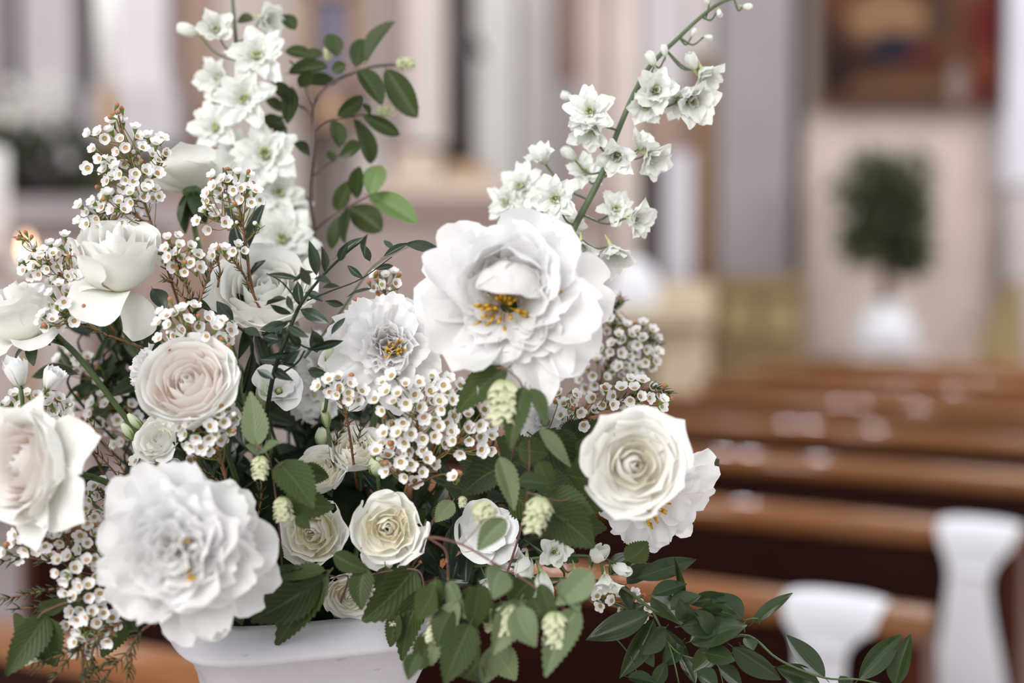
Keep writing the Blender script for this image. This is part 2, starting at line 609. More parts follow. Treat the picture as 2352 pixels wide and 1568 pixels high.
def peony(px, py, w, axis, d, seed, label, spec, group, st=(), name='peony', flush=False, hint=None, ragged=0.5, back=0.3, stem=None, bias=0.0, biasaz=90, extra=()):
    """spec: list of (count, length, width, elev base, elev tip, z0, r0, ruffle)"""
    rng = random.Random(seed)
    R = MM(w / 2, d)
    root, c, rot = flower_root(name, px, py, d, axis, R, label, 'peony', group, hint, back)
    for li, (n, L, Wd, e0, e1, z0, r0, ru) in enumerate(spec):
        a0 = rng.uniform(0, 6)
        for i in range(n):
            az = a0 + 2 * PI * i / n + rng.uniform(-.25, .25)
            k = bias * math.cos(az - math.radians(biasaz))
            l = L * rng.uniform(0.85, 1.12)
            de = rng.uniform(-12, 12)
            rr, zz = elev_path(r0, l, e0 + de + 18 * k, e1 + de + 40 * k + rng.uniform(-12, 12), z0)
            hw = wprof(Wd * rng.uniform(0.85, 1.15), 0.22, 0.65)
            rho = np.full_like(SS, max(0.22, Wd * 1.25))
            tp = tip_rag if rng.random() < ragged else (tip_notch if rng.random() < 0.6 else tip_round)
            g = petal_geo(az, SS, rr, zz, hw, rho, tp, rng, ru, 2.4, 15, 9)
            m = 'peony_flush' if (flush and rng.random() < 0.5) else 'peony_white'
            add_petal(root, g, MAT[m], R)
    for (azd, L, Wd, e0, e1, z0, r0, cup) in extra:
        rr, zz = elev_path(r0, L, e0, e1, z0)
        g = petal_geo(math.radians(azd), SS, rr, zz, wprof(Wd, 0.3, 0.6), np.full_like(SS, cup), tip_notch if rng.random() < 0.5 else tip_round, rng, 0.03, 2.4, 15, 10)
        add_petal(root, g, MAT['peony_white'], R)
    for (n, L, sp, z0, ox, oy) in st:
        stamens(root, R, rng, n, L, sp, z0=z0, off=(ox, oy))
    if stem is not False:
        sepals(root, rng, R, 4, 0.45, 0.14, 5, -30)
        stem_part(root, c, axis, rng, 0.003, 'stem_green', stem)
    return root


def floret(parent, base, px, py, d, r_px, axis, rng, kind='face'):
    """one delphinium floret: an eye with its spur, then sepals and inner petals around it"""
    R = MM(r_px * {'face': 1.12, 'bell': 1.28, 'bud': 1.45}[kind], d)
    ax = Vector(axis).normalized()
    rot = frame(ax, Vector((rng.uniform(-1, 1), rng.uniform(-1, 1), rng.uniform(-1, 1))))
    dep = {'face': 0.25, 'bell': 0.6, 'bud': 0.5}[kind]
    c = P(px, py, d) - ax * R * dep
    M = rot.to_4x4(); M.translation = c - base
    mb = MB()
    mb.lathe([(0.0, 0.0), (0.07, 0.0), (0.08, 0.10), (0.06, 0.16), (0.0, 0.18)], 8)
    mb.v = [tuple(np.array(p) * R) for p in mb.v]
    if kind != 'bud':
        for i in range(8):
            a = rng.uniform(0, 6.28)
            mb.tube([Vector((0.06 * math.cos(a), 0.06 * math.sin(a), 0.1)) * R, Vector((0.16 * math.cos(a), 0.16 * math.sin(a), 0.42)) * R], 0.02 * R, 0.035 * R, 4, smooth=1)
    mb.tube([Vector((0, 0, 0.05)) * R, Vector((0.05, 0, -0.2)) * R, Vector((0.12, 0.05, -0.5)) * R], 0.10 * R, 0.02 * R, 6, smooth=3)
    fl = mb.build('floret' if kind != 'bud' else 'floret_bud', MAT['eye_green'], parent, M)
    if kind == 'face': lay = [(5, 1.14, 0.44, 30, -2, 0.0, 0.06), (6, 0.98, 0.36, 38, 8, 0.03, 0.07), (6, 0.66, 0.32, 48, 30, 0.06, 0.07), (5, 0.34, 0.17, 68, 72, 0.08, 0.04)]
    elif kind == 'bell': lay = [(5, 1.2, 0.54, 58, 28, 0.0, 0.07), (6, 1.05, 0.46, 66, 48, 0.03, 0.08), (5, 0.5, 0.22, 74, 80, 0.06, 0.04)]
    else: lay = [(5, 1.15, 0.42, 50, 120, 0.0, 0.0)]
    for (n, L, Wd, e0, e1, z0, ru) in lay:
        a0 = rng.uniform(0, 6)
        for i in range(n):
            l = L * rng.uniform(0.9, 1.1)
            rr, zz = elev_path(0.06, l, e0 + rng.uniform(-8, 8), e1 + rng.uniform(-12, 12), z0)
            hw = wprof(Wd, 0.25, 0.65)
            tp = (lambda u, q: 1 - 0.50 * np.abs(u) ** 1.4 - 0.12 * np.array([q.uniform(0, 1) for _ in u])) if kind != 'bud' else tip_round
            g = petal_geo(a0 + 2 * PI * i / n + rng.uniform(-.15, .15), SS, rr, zz, hw, np.full_like(SS, 0.55 if kind != 'bud' else 0.4), tp, rng, ru, 2.4, 11, 7)
            add_petal(fl, g, MAT['delphinium_white'], R, 'petal')
    return fl, c


def delphinium(label, stem_px, d, florets, seed, buds=(), r=0.0042, mat='stem_delphinium', seed_leaves=0):
    rng = random.Random(seed)
    pts = [P(x, y, d + dd) for x, y, dd in stem_px]
    base = pts[0]
    root = empty('delphinium', base, label, 'delphinium', 'delphinium spikes')
    mb = MB()
    mb.tube([p - base for p in pts], r, r * 0.35, 8, smooth=6)
    fine = catmull(pts, 8)
    for it in florets:
        x, y, rp, ax, kind = it[:5]
        dd = it[5] if len(it) > 5 else rng.uniform(-0.015, 0.015)
        fl, c = floret(root, base, x, y, d + dd, rp, V3(*ax), rng, kind)
        # pedicel from a lower place on the stem
        q = min(range(len(fine)), key=lambda i: (fine[i] - c).length)
        q = max(0, q - rng.randint(1, 4))
        a = fine[q]
        m = a.lerp(c, 0.55) + Vector((0, 0, -0.006))
        mb.tube([a - base, m - base, c - base], 0.0009, 0.0007, 5, smooth=4)
    mb.build('stem', MAT[mat], root)
    return root


# ------------------------------------------------------------------ leaves
def leaf_mesh(kind, seed):
    rng = random.Random(seed)
    nv, nu = (25, 7) if kind in ('hop', 'branch') else (15, 7)
    v, f, uv = [], [], []
    curl = rng.uniform(0.04, 0.28) * (1 if rng.random() < 0.75 else -0.6)
    fold = rng.uniform(0.08, 0.6)
    side = rng.uniform(-0.10, 0.10)
    wav = rng.uniform(0.0, 0.05)
    ph = rng.uniform(0, 6)
    for i in range(nv):
        s = i / (nv - 1)
        if kind == 'hop': w = math.sin(PI * s ** 0.75) ** 0.8 * (1 - 0.25 * s)
        elif kind == 'branch': w = math.sin(PI * s ** 1.05) ** 0.62
        elif kind == 'smilax': w = math.sin(PI * s ** 0.85) ** 0.9
        else: w = math.sin(PI * s ** 0.95) ** 0.95
        w = max(w, 0.015) * 0.5
        ser = 0.0
        if kind == 'hop' and 0.06 < s < 0.96: ser = 0.075 * (1 if i % 2 else -1)
        if kind == 'branch' and 0.1 < s < 0.94: ser = 0.014 * (1 if i % 2 else -1)
        for j in range(nu):
            u = -1 + 2 * j / (nu - 1)
            e = abs(u)
            ww = w * (1 + (ser if e > 0.99 else 0.0))
            x = u * ww + side * math.sin(PI * s)
            z = -curl * s * s + fold * ww * e + wav * math.sin(6 * s + ph + 2 * u) * e
            v.append((x, s + (0.02 * (1 if ser > 0 else 0) * (e > 0.99)), z))
            uv.append((0.5 + u * 0.5, s))
    for i in range(nv - 1):
        for j in range(nu - 1):
            a = i * nu + j
            f.append((a, a + 1, a + nu + 1, a + nu))
    # petiole
    b = len(v)
    g, gf, guv = tube_geo([Vector((0, -0.10, -0.01)), Vector((0, 0.03, -0.004))], 0.018, 0.014, 5, 1)
    v += [tuple(p) for p in g]; uv += [(0.5, 0.0)] * len(g); f += [tuple(k + b for k in q) for q in gf]
    return v, f, uv


LEAF = {}
for kind, mats in (('hop', ('hop_leaf', 'hop_leaf_pale')), ('branch', ('branch_leaf', 'branch_leaf_pale')), ('smilax', ('smilax_leaf',)), ('ruscus', ('ruscus_leaf',))):
    for m in mats:
        LEAF[m] = []
        for s in range(7):
            v, f, uv = leaf_mesh(kind, 11 * s + len(kind))
            LEAF[m].append(new_mesh('leaf_' + m, v, f, MAT[m], uv))


def leaf(root, base, x0, y0, x1, y1, w, d0, d1, mat, rng, face=None, i=None):
    a, b = P(x0, y0, d0), P(x1, y1, d1)
    y = b - a
    L = y.length
    y.normalize()
    n = V3(*(face if face else (rng.uniform(-.65, .65), rng.uniform(-0.2, 1.0), 1.0)))
    x = y.cross(n)
    if x.length < 0.1: x = y.cross(RIGHT)
    x.normalize()
    z = x.cross(y)
    Wd = MM(w, d0) * 1.06
    M = Matrix(((x.x * Wd, y.x * L, z.x * L * 0.6), (x.y * Wd, y.y * L, z.y * L * 0.6), (x.z * Wd, y.z * L, z.z * L * 0.6))).to_4x4()
    M.translation = a - base
    k = rng.randrange(7) if i is None else i
    return link('leaf', LEAF[mat][k], root, M)


def leafy(name, label, cat, group, twigs, leaves, mat, seed, twig_mat, d, r=0.0022, jit=0.012):
    """a cut branch: twigs = list of ([(x, y, dd)...], r0, r1); leaves = (x0, y0, x1, y1, w[, d0, d1[, material]])"""
    rng = random.Random(seed)
    base = P(twigs[0][0][0][0], twigs[0][0][0][1], d + twigs[0][0][0][2])
    root = empty(name, base, label, cat, group)
    mb = MB()
    for pts, r0, r1 in twigs:
        mb.tube([P(x, y, d + dd) - base for x, y, dd in pts], r0, r1, 6, smooth=5)
    mb.build('stem', MAT[twig_mat], root)
    for L in leaves:
        x0, y0, x1, y1, w = L[:5]
        d0 = L[5] if len(L) > 5 and L[5] is not None else d + rng.uniform(-jit, jit)
        d1 = L[6] if len(L) > 6 and L[6] is not None else d0 + rng.uniform(-0.02, 0.015)
        m = L[7] if len(L) > 7 else mat
        leaf(root, base, x0, y0, x1, y1, w, d0, d1, m, rng, L[8] if len(L) > 8 else None)
    return root, base, rng


def hop_cone(root, base, px, py, d, w, h, rng, down=(0, -1, 0.15), mats='hop_bract'):
    """papery hop: overlapping bracts in whorls round a short core"""
    R, H = MM(w / 2, d), MM(h, d)
    ax = V3(*down)
    rot = frame(ax, RIGHT)
    M = rot.to_4x4(); M.translation = P(px, py, d) - ax * H * 0.5 - base
    mb = MB()
    mb.lathe([(0.0, 0.0), (R * 0.35, H * 0.08), (R * 0.45, H * 0.5), (R * 0.2, H * 0.9), (0.0, H * 0.95)], 8)
    core = mb.build('hop_cone', MAT[mats], root, M)
    rows = 6
    for k in range(rows):
        t = k / (rows - 1)
        n = 6 if k < rows - 1 else 4
        rk = R * (0.55 + 0.45 * math.sin(PI * (0.2 + 0.65 * t))) * (1 - 0.35 * t)
        for i in range(n):
            az = 2 * PI * (i + 0.5 * (k % 2)) / n + rng.uniform(-.2, .2)
            L = H * 0.36 * rng.uniform(0.9, 1.15)
            rr, zz = elev_path(rk * 0.45, L, 35, 82 + rng.uniform(-22, 14), H * (0.0 + 0.66 * t))
            g = petal_geo(az, SS, rr, zz, wprof(R * 0.42, 0.4, 0.4), np.full_like(SS, R * 0.5), tip_point, rng, R * 0.10, 2, 7, 6)
            add_petal(core, g, MAT[mats], 1.0, 'bract')
    return core


# ------------------------------------------------------------------ waxflower
def wax_meshes():
    out = {}
    fl = []
    for s in range(4):
        rng = random.Random(300 + s)
        mb = MB()
        for i in range(5):
            L = 0.82 * rng.uniform(0.92, 1.08)
            rr, zz = elev_path(0.36, L, 24 + rng.uniform(-6, 6), 48 + s * 13 + rng.uniform(-8, 8), 0.16)
            hw = 0.56 * (0.55 + 0.45 * np.minimum(1, SS / 0.4))
            g = petal_geo(2 * PI * i / 5 + rng.uniform(-.08, .08), SS, rr, zz, hw, np.full_like(SS, 0.62), lambda u, q: 1 - 0.42 * np.abs(u) ** 3.0, rng, 0.02, 2, 7, 5)
            mb.add(g[0], g[1], 0, g[2])
        # raised white ring round the cup
        ring = [(0.42, 0.10), (0.55, 0.22), (0.56, 0.34), (0.48, 0.38), (0.40, 0.30), (0.36, 0.16)]
        mb.lathe(ring, 12)
        fl.append(mb.mesh('wax_petals', MAT['wax_white']))
    out['flower'] = fl
    c = MB().lathe([(0.42, 0.22), (0.36, 0.15), (0.20, 0.10), (0.05, 0.12), (0.05, 0.30), (0.0, 0.32)], 10)
    out['centre'] = [c.mesh('wax_centre_mesh', MAT['wax_centre']), c.mesh('wax_centre_mesh', MAT['wax_centre_pink'])]
    c = MB().lathe([(0.0, -1.15), (0.12, -1.0), (0.26, -0.5), (0.42, 0.0), (0.47, 0.12), (0.34, 0.13)], 8)
    out['calyx'] = c.mesh('wax_calyx', MAT['calyx_green'])
    c = MB().lathe([(0.0, -0.1), (0.30, -0.02), (0.44, 0.22), (0.40, 0.5), (0.20, 0.70), (0.0, 0.74)], 9)
    out['bud'] = [c.mesh('wax_bud_mesh', MAT['wax_bud']), c.mesh('wax_bud_mesh', MAT['wax_bud_white'])]
    return out


WAX = wax_meshes()


def needles(mb, pts, n, L, rng, r=0.00035):
    c = catmull(pts, 6)
    for i in range(n):
        k = rng.uniform(0.08, 0.98) * (len(c) - 1)
        a = c[int(k)]
        t = (c[min(int(k) + 1, len(c) - 1)] - c[max(int(k) - 1, 0)]).normalized()
        side = t.cross(Vector((rng.uniform(-1, 1), rng.uniform(-1, 1), rng.uniform(-1, 1)))).normalized()
        e = a + (t * 0.75 + side * 0.65) * L * rng.uniform(0.6, 1.1)
        mb.tube([a, a.lerp(e, 0.55) + side * L * 0.05, e], r * 1.5, r * 0.5, 3, smooth=1)


def waxflower(label, stem_px, d, clusters, seed, size=13.5, facing=(0, 0.55, 0.75), buds=5, budpos=(), white_buds=2, spread=0.8, needle=40, mat='twig_brown', pink=0.25, extra=()):
    """clusters: (cx, cy, rx, ry, count); stems in pixels with depth offsets"""
    rng = random.Random(seed)
    pts = [P(x, y, d + dd) for x, y, dd in stem_px]
    base = pts[0]
    root = empty('waxflower_sprig', base, label, 'waxflower', 'waxflower sprigs')
    mb = MB(); nb = MB(); pb = MB()
    L0 = [p - base for p in pts]
    mb.tube(L0, 0.0011, 0.0007, 6, smooth=5)
    fine = catmull(pts, 8)
    for ex in extra:
        e = [P(x, y, d + dd) for x, y, dd in ex]
        mb.tube([p - base for p in e], 0.0009, 0.0005, 5, smooth=4)
        fine += catmull(e, 6)
        needles(nb, [p - base for p in e], needle // 3, 0.008, rng)
    needles(nb, L0, needle, 0.007, rng)
    spots = []
    for (cx, cy, rx, ry, n) in clusters:
        for k in range(n):
            for tr in range(40):
                a = rng.uniform(0, 2 * PI); q = math.sqrt(rng.random())
                x, y = cx + rx * q * math.cos(a), cy + ry * q * math.sin(a)
                lim = 1.75 * size * (1 - tr / 60)
                if all(math.hypot(x - s[0], y - s[1]) > lim for s in spots): break
            dome = 1 - q * q
            spots.append((x, y, d - 0.016 * dome + rng.uniform(-0.008, 0.010), (x - cx) / max(rx, 1), (cy - y) / max(ry, 1), None))
    nb_ = []
    allb = list(budpos)
    for k in range(buds):
        cx, cy, rx, ry, n = clusters[rng.randrange(len(clusters))]
        a = rng.uniform(0, 2 * PI)
        allb.append((cx + rx * 0.95 * math.cos(a), cy + ry * 0.95 * math.sin(a)))
    for k in range(white_buds):
        cx, cy, rx, ry, n = clusters[rng.randrange(len(clusters))]
        a = rng.uniform(0, 2 * PI)
        allb.append((cx + rx * math.cos(a), cy + ry * math.sin(a), 1))

    def attach(c, back):
        q = min(range(len(fine)), key=lambda i: (fine[i] - c).length)
        q = max(0, q - rng.randint(2, 7)) if q > 7 else max(0, q - 2)
        a = fine[q]
        m = a.lerp(c - back * 0.004, 0.6) - Vector((0, 0, 0.002))
        pb.tube([a - base, m - base, c - back * 0.004 - base], 0.00045, 0.00035, 4, smooth=3)

    for (x, y, dd, ox, oy, _) in spots:
        ax = (V3(*facing) + V3(ox * spread + rng.uniform(-.25, .25), oy * spread + rng.uniform(-.25, .25), rng.uniform(0, .3)) * 0.8).normalized()
        R = MM(size * 1.12, d) * rng.uniform(0.88, 1.10)
        c = P(x, y, dd)
        rot = frame(ax, Vector((rng.uniform(-1, 1), rng.uniform(-1, 1), rng.uniform(-1, 1)))) @ Matrix.Diagonal((R, R, R))
        M = rot.to_4x4(); M.translation = c - base
        fo = link('flower', WAX['flower'][rng.randrange(4)], root, M)
        link('flower_centre', WAX['centre'][1 if rng.random() < pink else 0], fo)
        link('calyx', WAX['calyx'], fo)
        attach(c, ax)
    for b in allb:
        x, y = b[:2]
        ax = (V3(*facing) + V3(rng.uniform(-.6, .6), rng.uniform(-.2, .8), 0)).normalized()
        R = MM(size, d) * rng.uniform(0.72, 0.95)
        c = P(x, y, d + rng.uniform(-0.015, 0.01))
        M = (frame(ax) @ Matrix.Diagonal((R, R, R))).to_4x4(); M.translation = c - base
        bo = link('bud', WAX['bud'][1 if len(b) > 2 else 0], root, M)
        link('calyx', WAX['calyx'], bo)
        attach(c, ax)
    mb.build('stem', MAT[mat], root)
    if pb.v: tag(pb.build('pedicels', MAT['pedicel'], root), kind='stuff')
    if nb.v: tag(nb.build('needle_leaves', MAT['needle_green'], root), kind='stuff')
    return root
# ------------------------------------------------------------------ setting: floor, wall, pilasters
def srgb(r, g, b):
    return tuple(((x / 255) / 12.92 if x / 255 <= 0.04045 else ((x / 255 + 0.055) / 1.055) ** 2.4) for x in (r, g, b))


YW = 10.5
wall_n = [0]


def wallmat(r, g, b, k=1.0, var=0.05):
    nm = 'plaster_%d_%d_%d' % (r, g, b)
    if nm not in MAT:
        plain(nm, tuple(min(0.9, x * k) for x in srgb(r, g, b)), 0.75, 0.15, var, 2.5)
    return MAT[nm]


def wbox(name, x0, y0, x1, y1, Y, depth, mat, parent=None, kind='structure', label=None, cat=None):
    a, b = W(x0, y1, Y), W(x1, y0, Y)
    mb = MB().box((a.x, Y, a.z), (b.x, Y + depth, b.z))
    o = mb.build(name, mat, parent, smooth=False)
    if parent is None: tag(o, label, cat, None, kind)
    return o


m, nt, b = principled('stone_floor', (0.42, 0.36, 0.32), 0.35, 0.4)
br = nt.nodes.new('ShaderNodeTexBrick')
br.inputs['Scale'].default_value = 1.0
br.inputs['Color1'].default_value = (0.46, 0.38, 0.33, 1)
br.inputs['Color2'].default_value = (0.40, 0.33, 0.29, 1)
br.inputs['Mortar'].default_value = (0.25, 0.2, 0.18, 1)
br.inputs['Mortar Size'].default_value = 0.006
nt.links.new(coord(nt, 'Object'), br.inputs['Vector'])
nt.links.new(br.outputs['Color'], b.inputs['Base Color'])
MAT['stone_floor'] = m
tag(MB().box((-7, -4, -0.1), (9, 11.5, 0)).build('floor', m, smooth=False), 'pale beige stone floor under the pews', 'floor', kind='structure')
tag(MB().box((-7, YW + 0.35, -0.05), (9, YW + 0.6, 9)).build('wall_back', wallmat(190, 178, 175), smooth=False), 'pale lilac beige plaster wall far behind the pews', 'wall', kind='structure')

TR = [  # x0, y0, x1, y1, front, depth, colour, label
    (-60, -900, 30, 760, 10.3, 0.4, (134, 126, 130), 'darker grey pilaster at the far left edge'),
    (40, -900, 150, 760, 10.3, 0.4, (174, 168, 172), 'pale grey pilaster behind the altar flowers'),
    (235, -900, 368, 190, 10.2, 0.5, (202, 197, 201), 'white pilaster shaft left of the taupe wall strip'),
    (222, 150, 384, 205, 10.1, 0.6, (204, 199, 203), 'white moulded pilaster base, upper step'),
    (205, 205, 402, 330, 10.05, 0.65, (186, 180, 186), 'white moulded pilaster base, lower block'),
    (372, -900, 478, 760, 10.4, 0.3, (152, 130, 118), 'taupe wall strip between white pilaster and gilded altarpiece'),
    (478, -900, 690, 760, 10.45, 0.3, (184, 172, 168), 'lilac grey wall strip behind the delphinium'),
    (826, -900, 878, 480, 10.3, 0.4, (206, 196, 195), 'pale strip right of the gilded altarpiece'),
    (884, -900, 925, 340, 10.35, 0.4, (165, 148, 145), 'narrow taupe strip left of the dark sculpture'),
    (932, -900, 1018, 330, 10.3, 0.4, (205, 194, 191), 'pale pink pilaster left of the dark sculpture'),
    (1092, -900, 1185, 470, 10.25, 0.4, (202, 199, 198), 'pale grey round-edged pilaster right of the dark sculpture'),
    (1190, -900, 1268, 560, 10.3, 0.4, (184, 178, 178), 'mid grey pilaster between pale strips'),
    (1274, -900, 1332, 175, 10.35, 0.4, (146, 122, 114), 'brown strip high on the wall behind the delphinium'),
    (1274, 175, 1332, 620, 10.4, 0.3, (186, 174, 177), 'pinkish grey strip under the brown strip'),
    (1336, -900, 1408, 700, 10.3, 0.4, (200, 184, 180), 'pink beige strip behind the leaning delphinium'),
    (1412, -900, 1470, 700, 10.2, 0.5, (220, 207, 199), 'cream pilaster behind the leaning delphinium'),
    (1474, -900, 1585, 215, 10.25, 0.4, (200, 194, 197), 'pale grey wall field above the brown doorway'),
    (1585, -900, 1645, 130, 10.25, 0.4, (206, 197, 195), 'pale lintel block above the brown doorway'),
    (1530, 350, 1592, 660, 10.2, 0.4, (206, 202, 212), 'white panel left of the brown doorway'),
    (1650, -900, 1832, 640, 10.2, 0.4, (154, 147, 150), 'grey marble pilaster left of the painting'),
    (1836, -900, 2316, 1250, 10.35, 0.3, (206, 190, 181), 'beige wall field under and around the painting'),
    (2312, -900, 2420, 425, 10.1, 0.5, (214, 211, 222), 'bluish white pilaster at the right edge'),
    (2312, 425, 2420, 800, 10.15, 0.5, (196, 186, 186), 'lilac pilaster base at the right edge'),
]
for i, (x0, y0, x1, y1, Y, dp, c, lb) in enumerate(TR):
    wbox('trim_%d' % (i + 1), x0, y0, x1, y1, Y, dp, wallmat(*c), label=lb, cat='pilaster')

# brown doorway
plain('door_wood', srgb(132, 102, 76), 0.5, 0.3, 0.15, 4)
plain('door_wood_red', srgb(166, 140, 128), 0.5, 0.3, 0.12, 4)
wbox('door_1', 1592, 132, 1648, 660, 10.22, 0.4, MAT['door_wood'], label='tall brown wooden doorway left of the grey pilaster', cat='door')
wbox('trim_40', 1474, 215, 1592, 350, 10.32, 0.3, MAT['door_wood_red'], label='dusty brown panel beside the tall doorway', cat='panel')

# lit church windows high on the back wall, above the picture
mw, nt, out = nodes_of('window_daylight')
em = nt.nodes.new('ShaderNodeEmission')
em.inputs[0].default_value = (1.0, 0.97, 1.0, 1); em.inputs[1].default_value = 150.0
nt.links.new(em.outputs[0], out.inputs[0])
for i, (x, w) in enumerate(((1.22, 0.18), (1.86, 0.18), (3.4, 0.18))):
    wf = tag(MB().box((x - w / 2 - 0.09, YW - 0.55, 4.0), (x + w / 2 + 0.09, YW + 0.34, 5.7)).build('window_%d' % (i + 1), wallmat(196, 188, 186), smooth=False), 'tall narrow church window high on the back wall', 'window', kind='structure')
    MB().box((x - w / 2, YW - 0.58, 4.4), (x + w / 2, YW - 0.55, 5.3)).build('window_pane', mw, wf, smooth=False)

# ------------------------------------------------------------------ things by the back wall
def at_wall(name, x, y, Y, label, cat):
    return empty(name, W(x, y, Y), label, cat)


def sub(root, mb, name, mat, smooth=True):
    mb.v = [tuple(Vector(p) - root.location) for p in mb.v]
    return mb.build(name, mat, root, smooth=smooth)


def wshape(x0, y0, x1, y1, Y, dp):
    a, b = W(x0, y1, Y), W(x1, y0, Y)
    return MB().box((a.x, Y, a.z), (b.x, Y + dp, b.z))


# painting
m, nt, b = principled('old_painting', (0.1, 0.05, 0.03), 0.6, 0.15)
co = coord(nt, 'Object')
sx = nt.nodes.new('ShaderNodeSeparateXYZ'); nt.links.new(co, sx.inputs[0])
n1 = noise(nt, 1.6, 2.0, co)
n2 = noise(nt, 2.6, 1.0, coord(nt, 'Object', (1.3, 1, 0.8)))
c = mixcol(nt, ramp(nt, n1, [(0.38, 0.0), (0.60, 1.0)]), srgb(40, 20, 17), srgb(92, 54, 36))
c = mixcol(nt, ramp(nt, n2, [(0.55, 0.0), (0.68, 1.0)]), c, srgb(82, 24, 20))


def blob(nt, cx, cz, rx, rz):
    mp = nt.nodes.new('ShaderNodeMapping')
    mp.inputs['Location'].default_value = (-cx / rx, 0, -cz / rz)
    mp.inputs['Scale'].default_value = (1 / rx, 0, 1 / rz)
    nt.links.new(coord(nt, 'Object'), mp.inputs[0])
    g = nt.nodes.new('ShaderNodeTexGradient'); g.gradient_type = 'SPHERICAL'
    nt.links.new(mp.outputs[0], g.inputs[0])
    return ramp(nt, g.outputs[1], [(0.0, 0.0), (0.35, 1.0)])


def pw(x, y):
    p = W(x, y, 10.2) - W(2095, 240, 10.2)
    return p.x, p.z


for (x, y, rx, ry, colr) in ((2040, 40, 110, 70, (165, 125, 92)), (2055, 110, 80, 45, (34, 34, 50)), (2120, 130, 50, 30, (96, 34, 32)), (2270, 60, 60, 80, (108, 26, 24)),
                             (2060, 195, 190, 26, (120, 84, 56)), (2200, 195, 26, 60, (160, 138, 126)), (1925, 170, 40, 50, (42, 22, 20)), (2160, 40, 40, 70, (84, 60, 46)), (2270, 150, 45, 40, (128, 66, 40))):
    cx, cz = pw(x, y)
    c = mixcol(nt, blob(nt, cx, cz, MM(rx, 10.2), MM(ry, 10.2)), c, tuple(0.6 * q for q in srgb(*colr)))
nt.links.new(c, b.inputs['Base Color'])
root = at_wall('wall_painting', 2095, 240, 10.2, 'large dark old-master style painting hanging on the beige wall', 'painting')
sub(root, wshape(1890, -420, 2305, 240, 10.2, 0.06), 'canvas', m, False)
fr = MB()
for q in ((1880, 238, 2315, 248), (1880, -430, 1890, 248), (2305, -430, 2315, 248), (1880, -430, 2315, -420)):
    a, b2 = W(q[0], q[3], 10.17), W(q[2], q[1], 10.17)
    fr.box((a.x, 10.17, a.z), (b2.x, 10.27, b2.z))
plain('frame_dark', srgb(92, 66, 52), 0.5, 0.3)
sub(root, fr, 'frame', MAT['frame_dark'], False)

# gilded altarpiece with a blue-grey panel
plain('gilding', srgb(160, 126, 100), 0.45, 0.4, 0.18, 6)
plain('altar_blue', srgb(116, 112, 132), 0.6, 0.3, 0.15, 5)
root = at_wall('gilded_altarpiece', 760, 290, 10.1, 'gilded altarpiece with a blue grey panel behind the leafy branch', 'altarpiece')
fr = MB()
for q in ((690, -300, 715, 285), (805, -300, 832, 285), (690, 200, 832, 290), (700, -300, 820, -10)):
    a, b2 = W(q[0], q[3], 10.1), W(q[2], q[1], 10.1)
    fr.box((a.x, 10.1, a.z), (b2.x, 10.28, b2.z))
sub(root, fr, 'frame', MAT['gilding'], False)
sub(root, wshape(715, -10, 805, 200, 10.16, 0.05), 'panel', MAT['altar_blue'], False)

# tall dark sculpture on a console
plain('dark_bronze', srgb(52, 40, 42), 0.45, 0.4, 0.2, 6)
root = at_wall('dark_sculpture', 1058, 375, 9.7, 'tall slender dark sculpture standing among pale pilasters', 'sculpture')
s = 9.7 / FPX
prof = [(0.0, 0), (26 * s, 4 * s), (28 * s, 60 * s), (30 * s, 170 * s), (34 * s, 230 * s), (30 * s, 270 * s), (22 * s, 330 * s), (28 * s, 380 * s), (20 * s, 430 * s), (12 * s, 470 * s), (16 * s, 500 * s), (0, 525 * s)]
MB().lathe(prof, 14).build('body', MAT['dark_bronze'], root)
mb = MB()
mb.tube([Vector((10 * s, 0, 300 * s)), Vector((34 * s, -0.03, 275 * s)), Vector((50 * s, -0.05, 240 * s))], 14 * s, 9 * s, 8)
mb.build('arm', MAT['dark_bronze'], root)
plain('console_stone', srgb(206, 188, 174), 0.6, 0.2, 0.1, 4)
plain('console_ochre', srgb(178, 148, 116), 0.6, 0.2, 0.12, 4)
plain('bench_brown', srgb(150, 130, 124), 0.6, 0.2, 0.12, 4)
root = at_wall('stone_console', 1000, 470, 9.6, 'beige stone console carrying the dark sculpture', 'console')
sub(root, wshape(1030, 375, 1120, 408, 9.6, 0.3), 'plinth', MAT['console_ochre'], False)
sub(root, wshape(905, 345, 1010, 410, 9.6, 0.3), 'side_block', MAT['console_stone'], False)
sub(root, wshape(870, 408, 1160, 448, 9.5, 0.4), 'slab', MAT['console_stone'], False)
root = at_wall('wooden_bench', 1000, 760, 9.2, 'dull brown bench front against the back wall behind the peony', 'bench')
sub(root, wshape(800, 448, 1420, 500, 9.3, 0.3), 'top_board', MAT['bench_brown'], False)
sub(root, wshape(830, 500, 1390, 980, 9.35, 0.25), 'front_panel', wallmat(164, 148, 144), False)

# cream pedestal, olive cabinet, white cloth
plain('olive_gold', srgb(156, 136, 96), 0.5, 0.3, 0.12, 5)
plain('olive_brown', srgb(140, 116, 84), 0.5, 0.3, 0.12, 5)
plain('cream_paint', srgb(200, 184, 158), 0.6, 0.2, 0.08, 5)
root = at_wall('olive_cabinet', 1745, 800, 9.6, 'low olive gold cabinet at the foot of the grey pilaster', 'cabinet')
sub(root, wshape(1640, 632, 1852, 672, 9.55, 0.4), 'top', MAT['olive_brown'], False)
sub(root, wshape(1645, 672, 1848, 1200, 9.6, 0.35), 'body', MAT['olive_brown'], False)
for q in ((1660, 685, 1735, 775), (1752, 685, 1836, 775)):
    sub(root, wshape(q[0], q[1], q[2], q[3], 9.57, 0.03), 'door', MAT['olive_gold'], False)
root = at_wall('cream_pedestal', 1570, 900, 9.0, 'cream painted pedestal right of the leaning delphinium', 'pedestal')
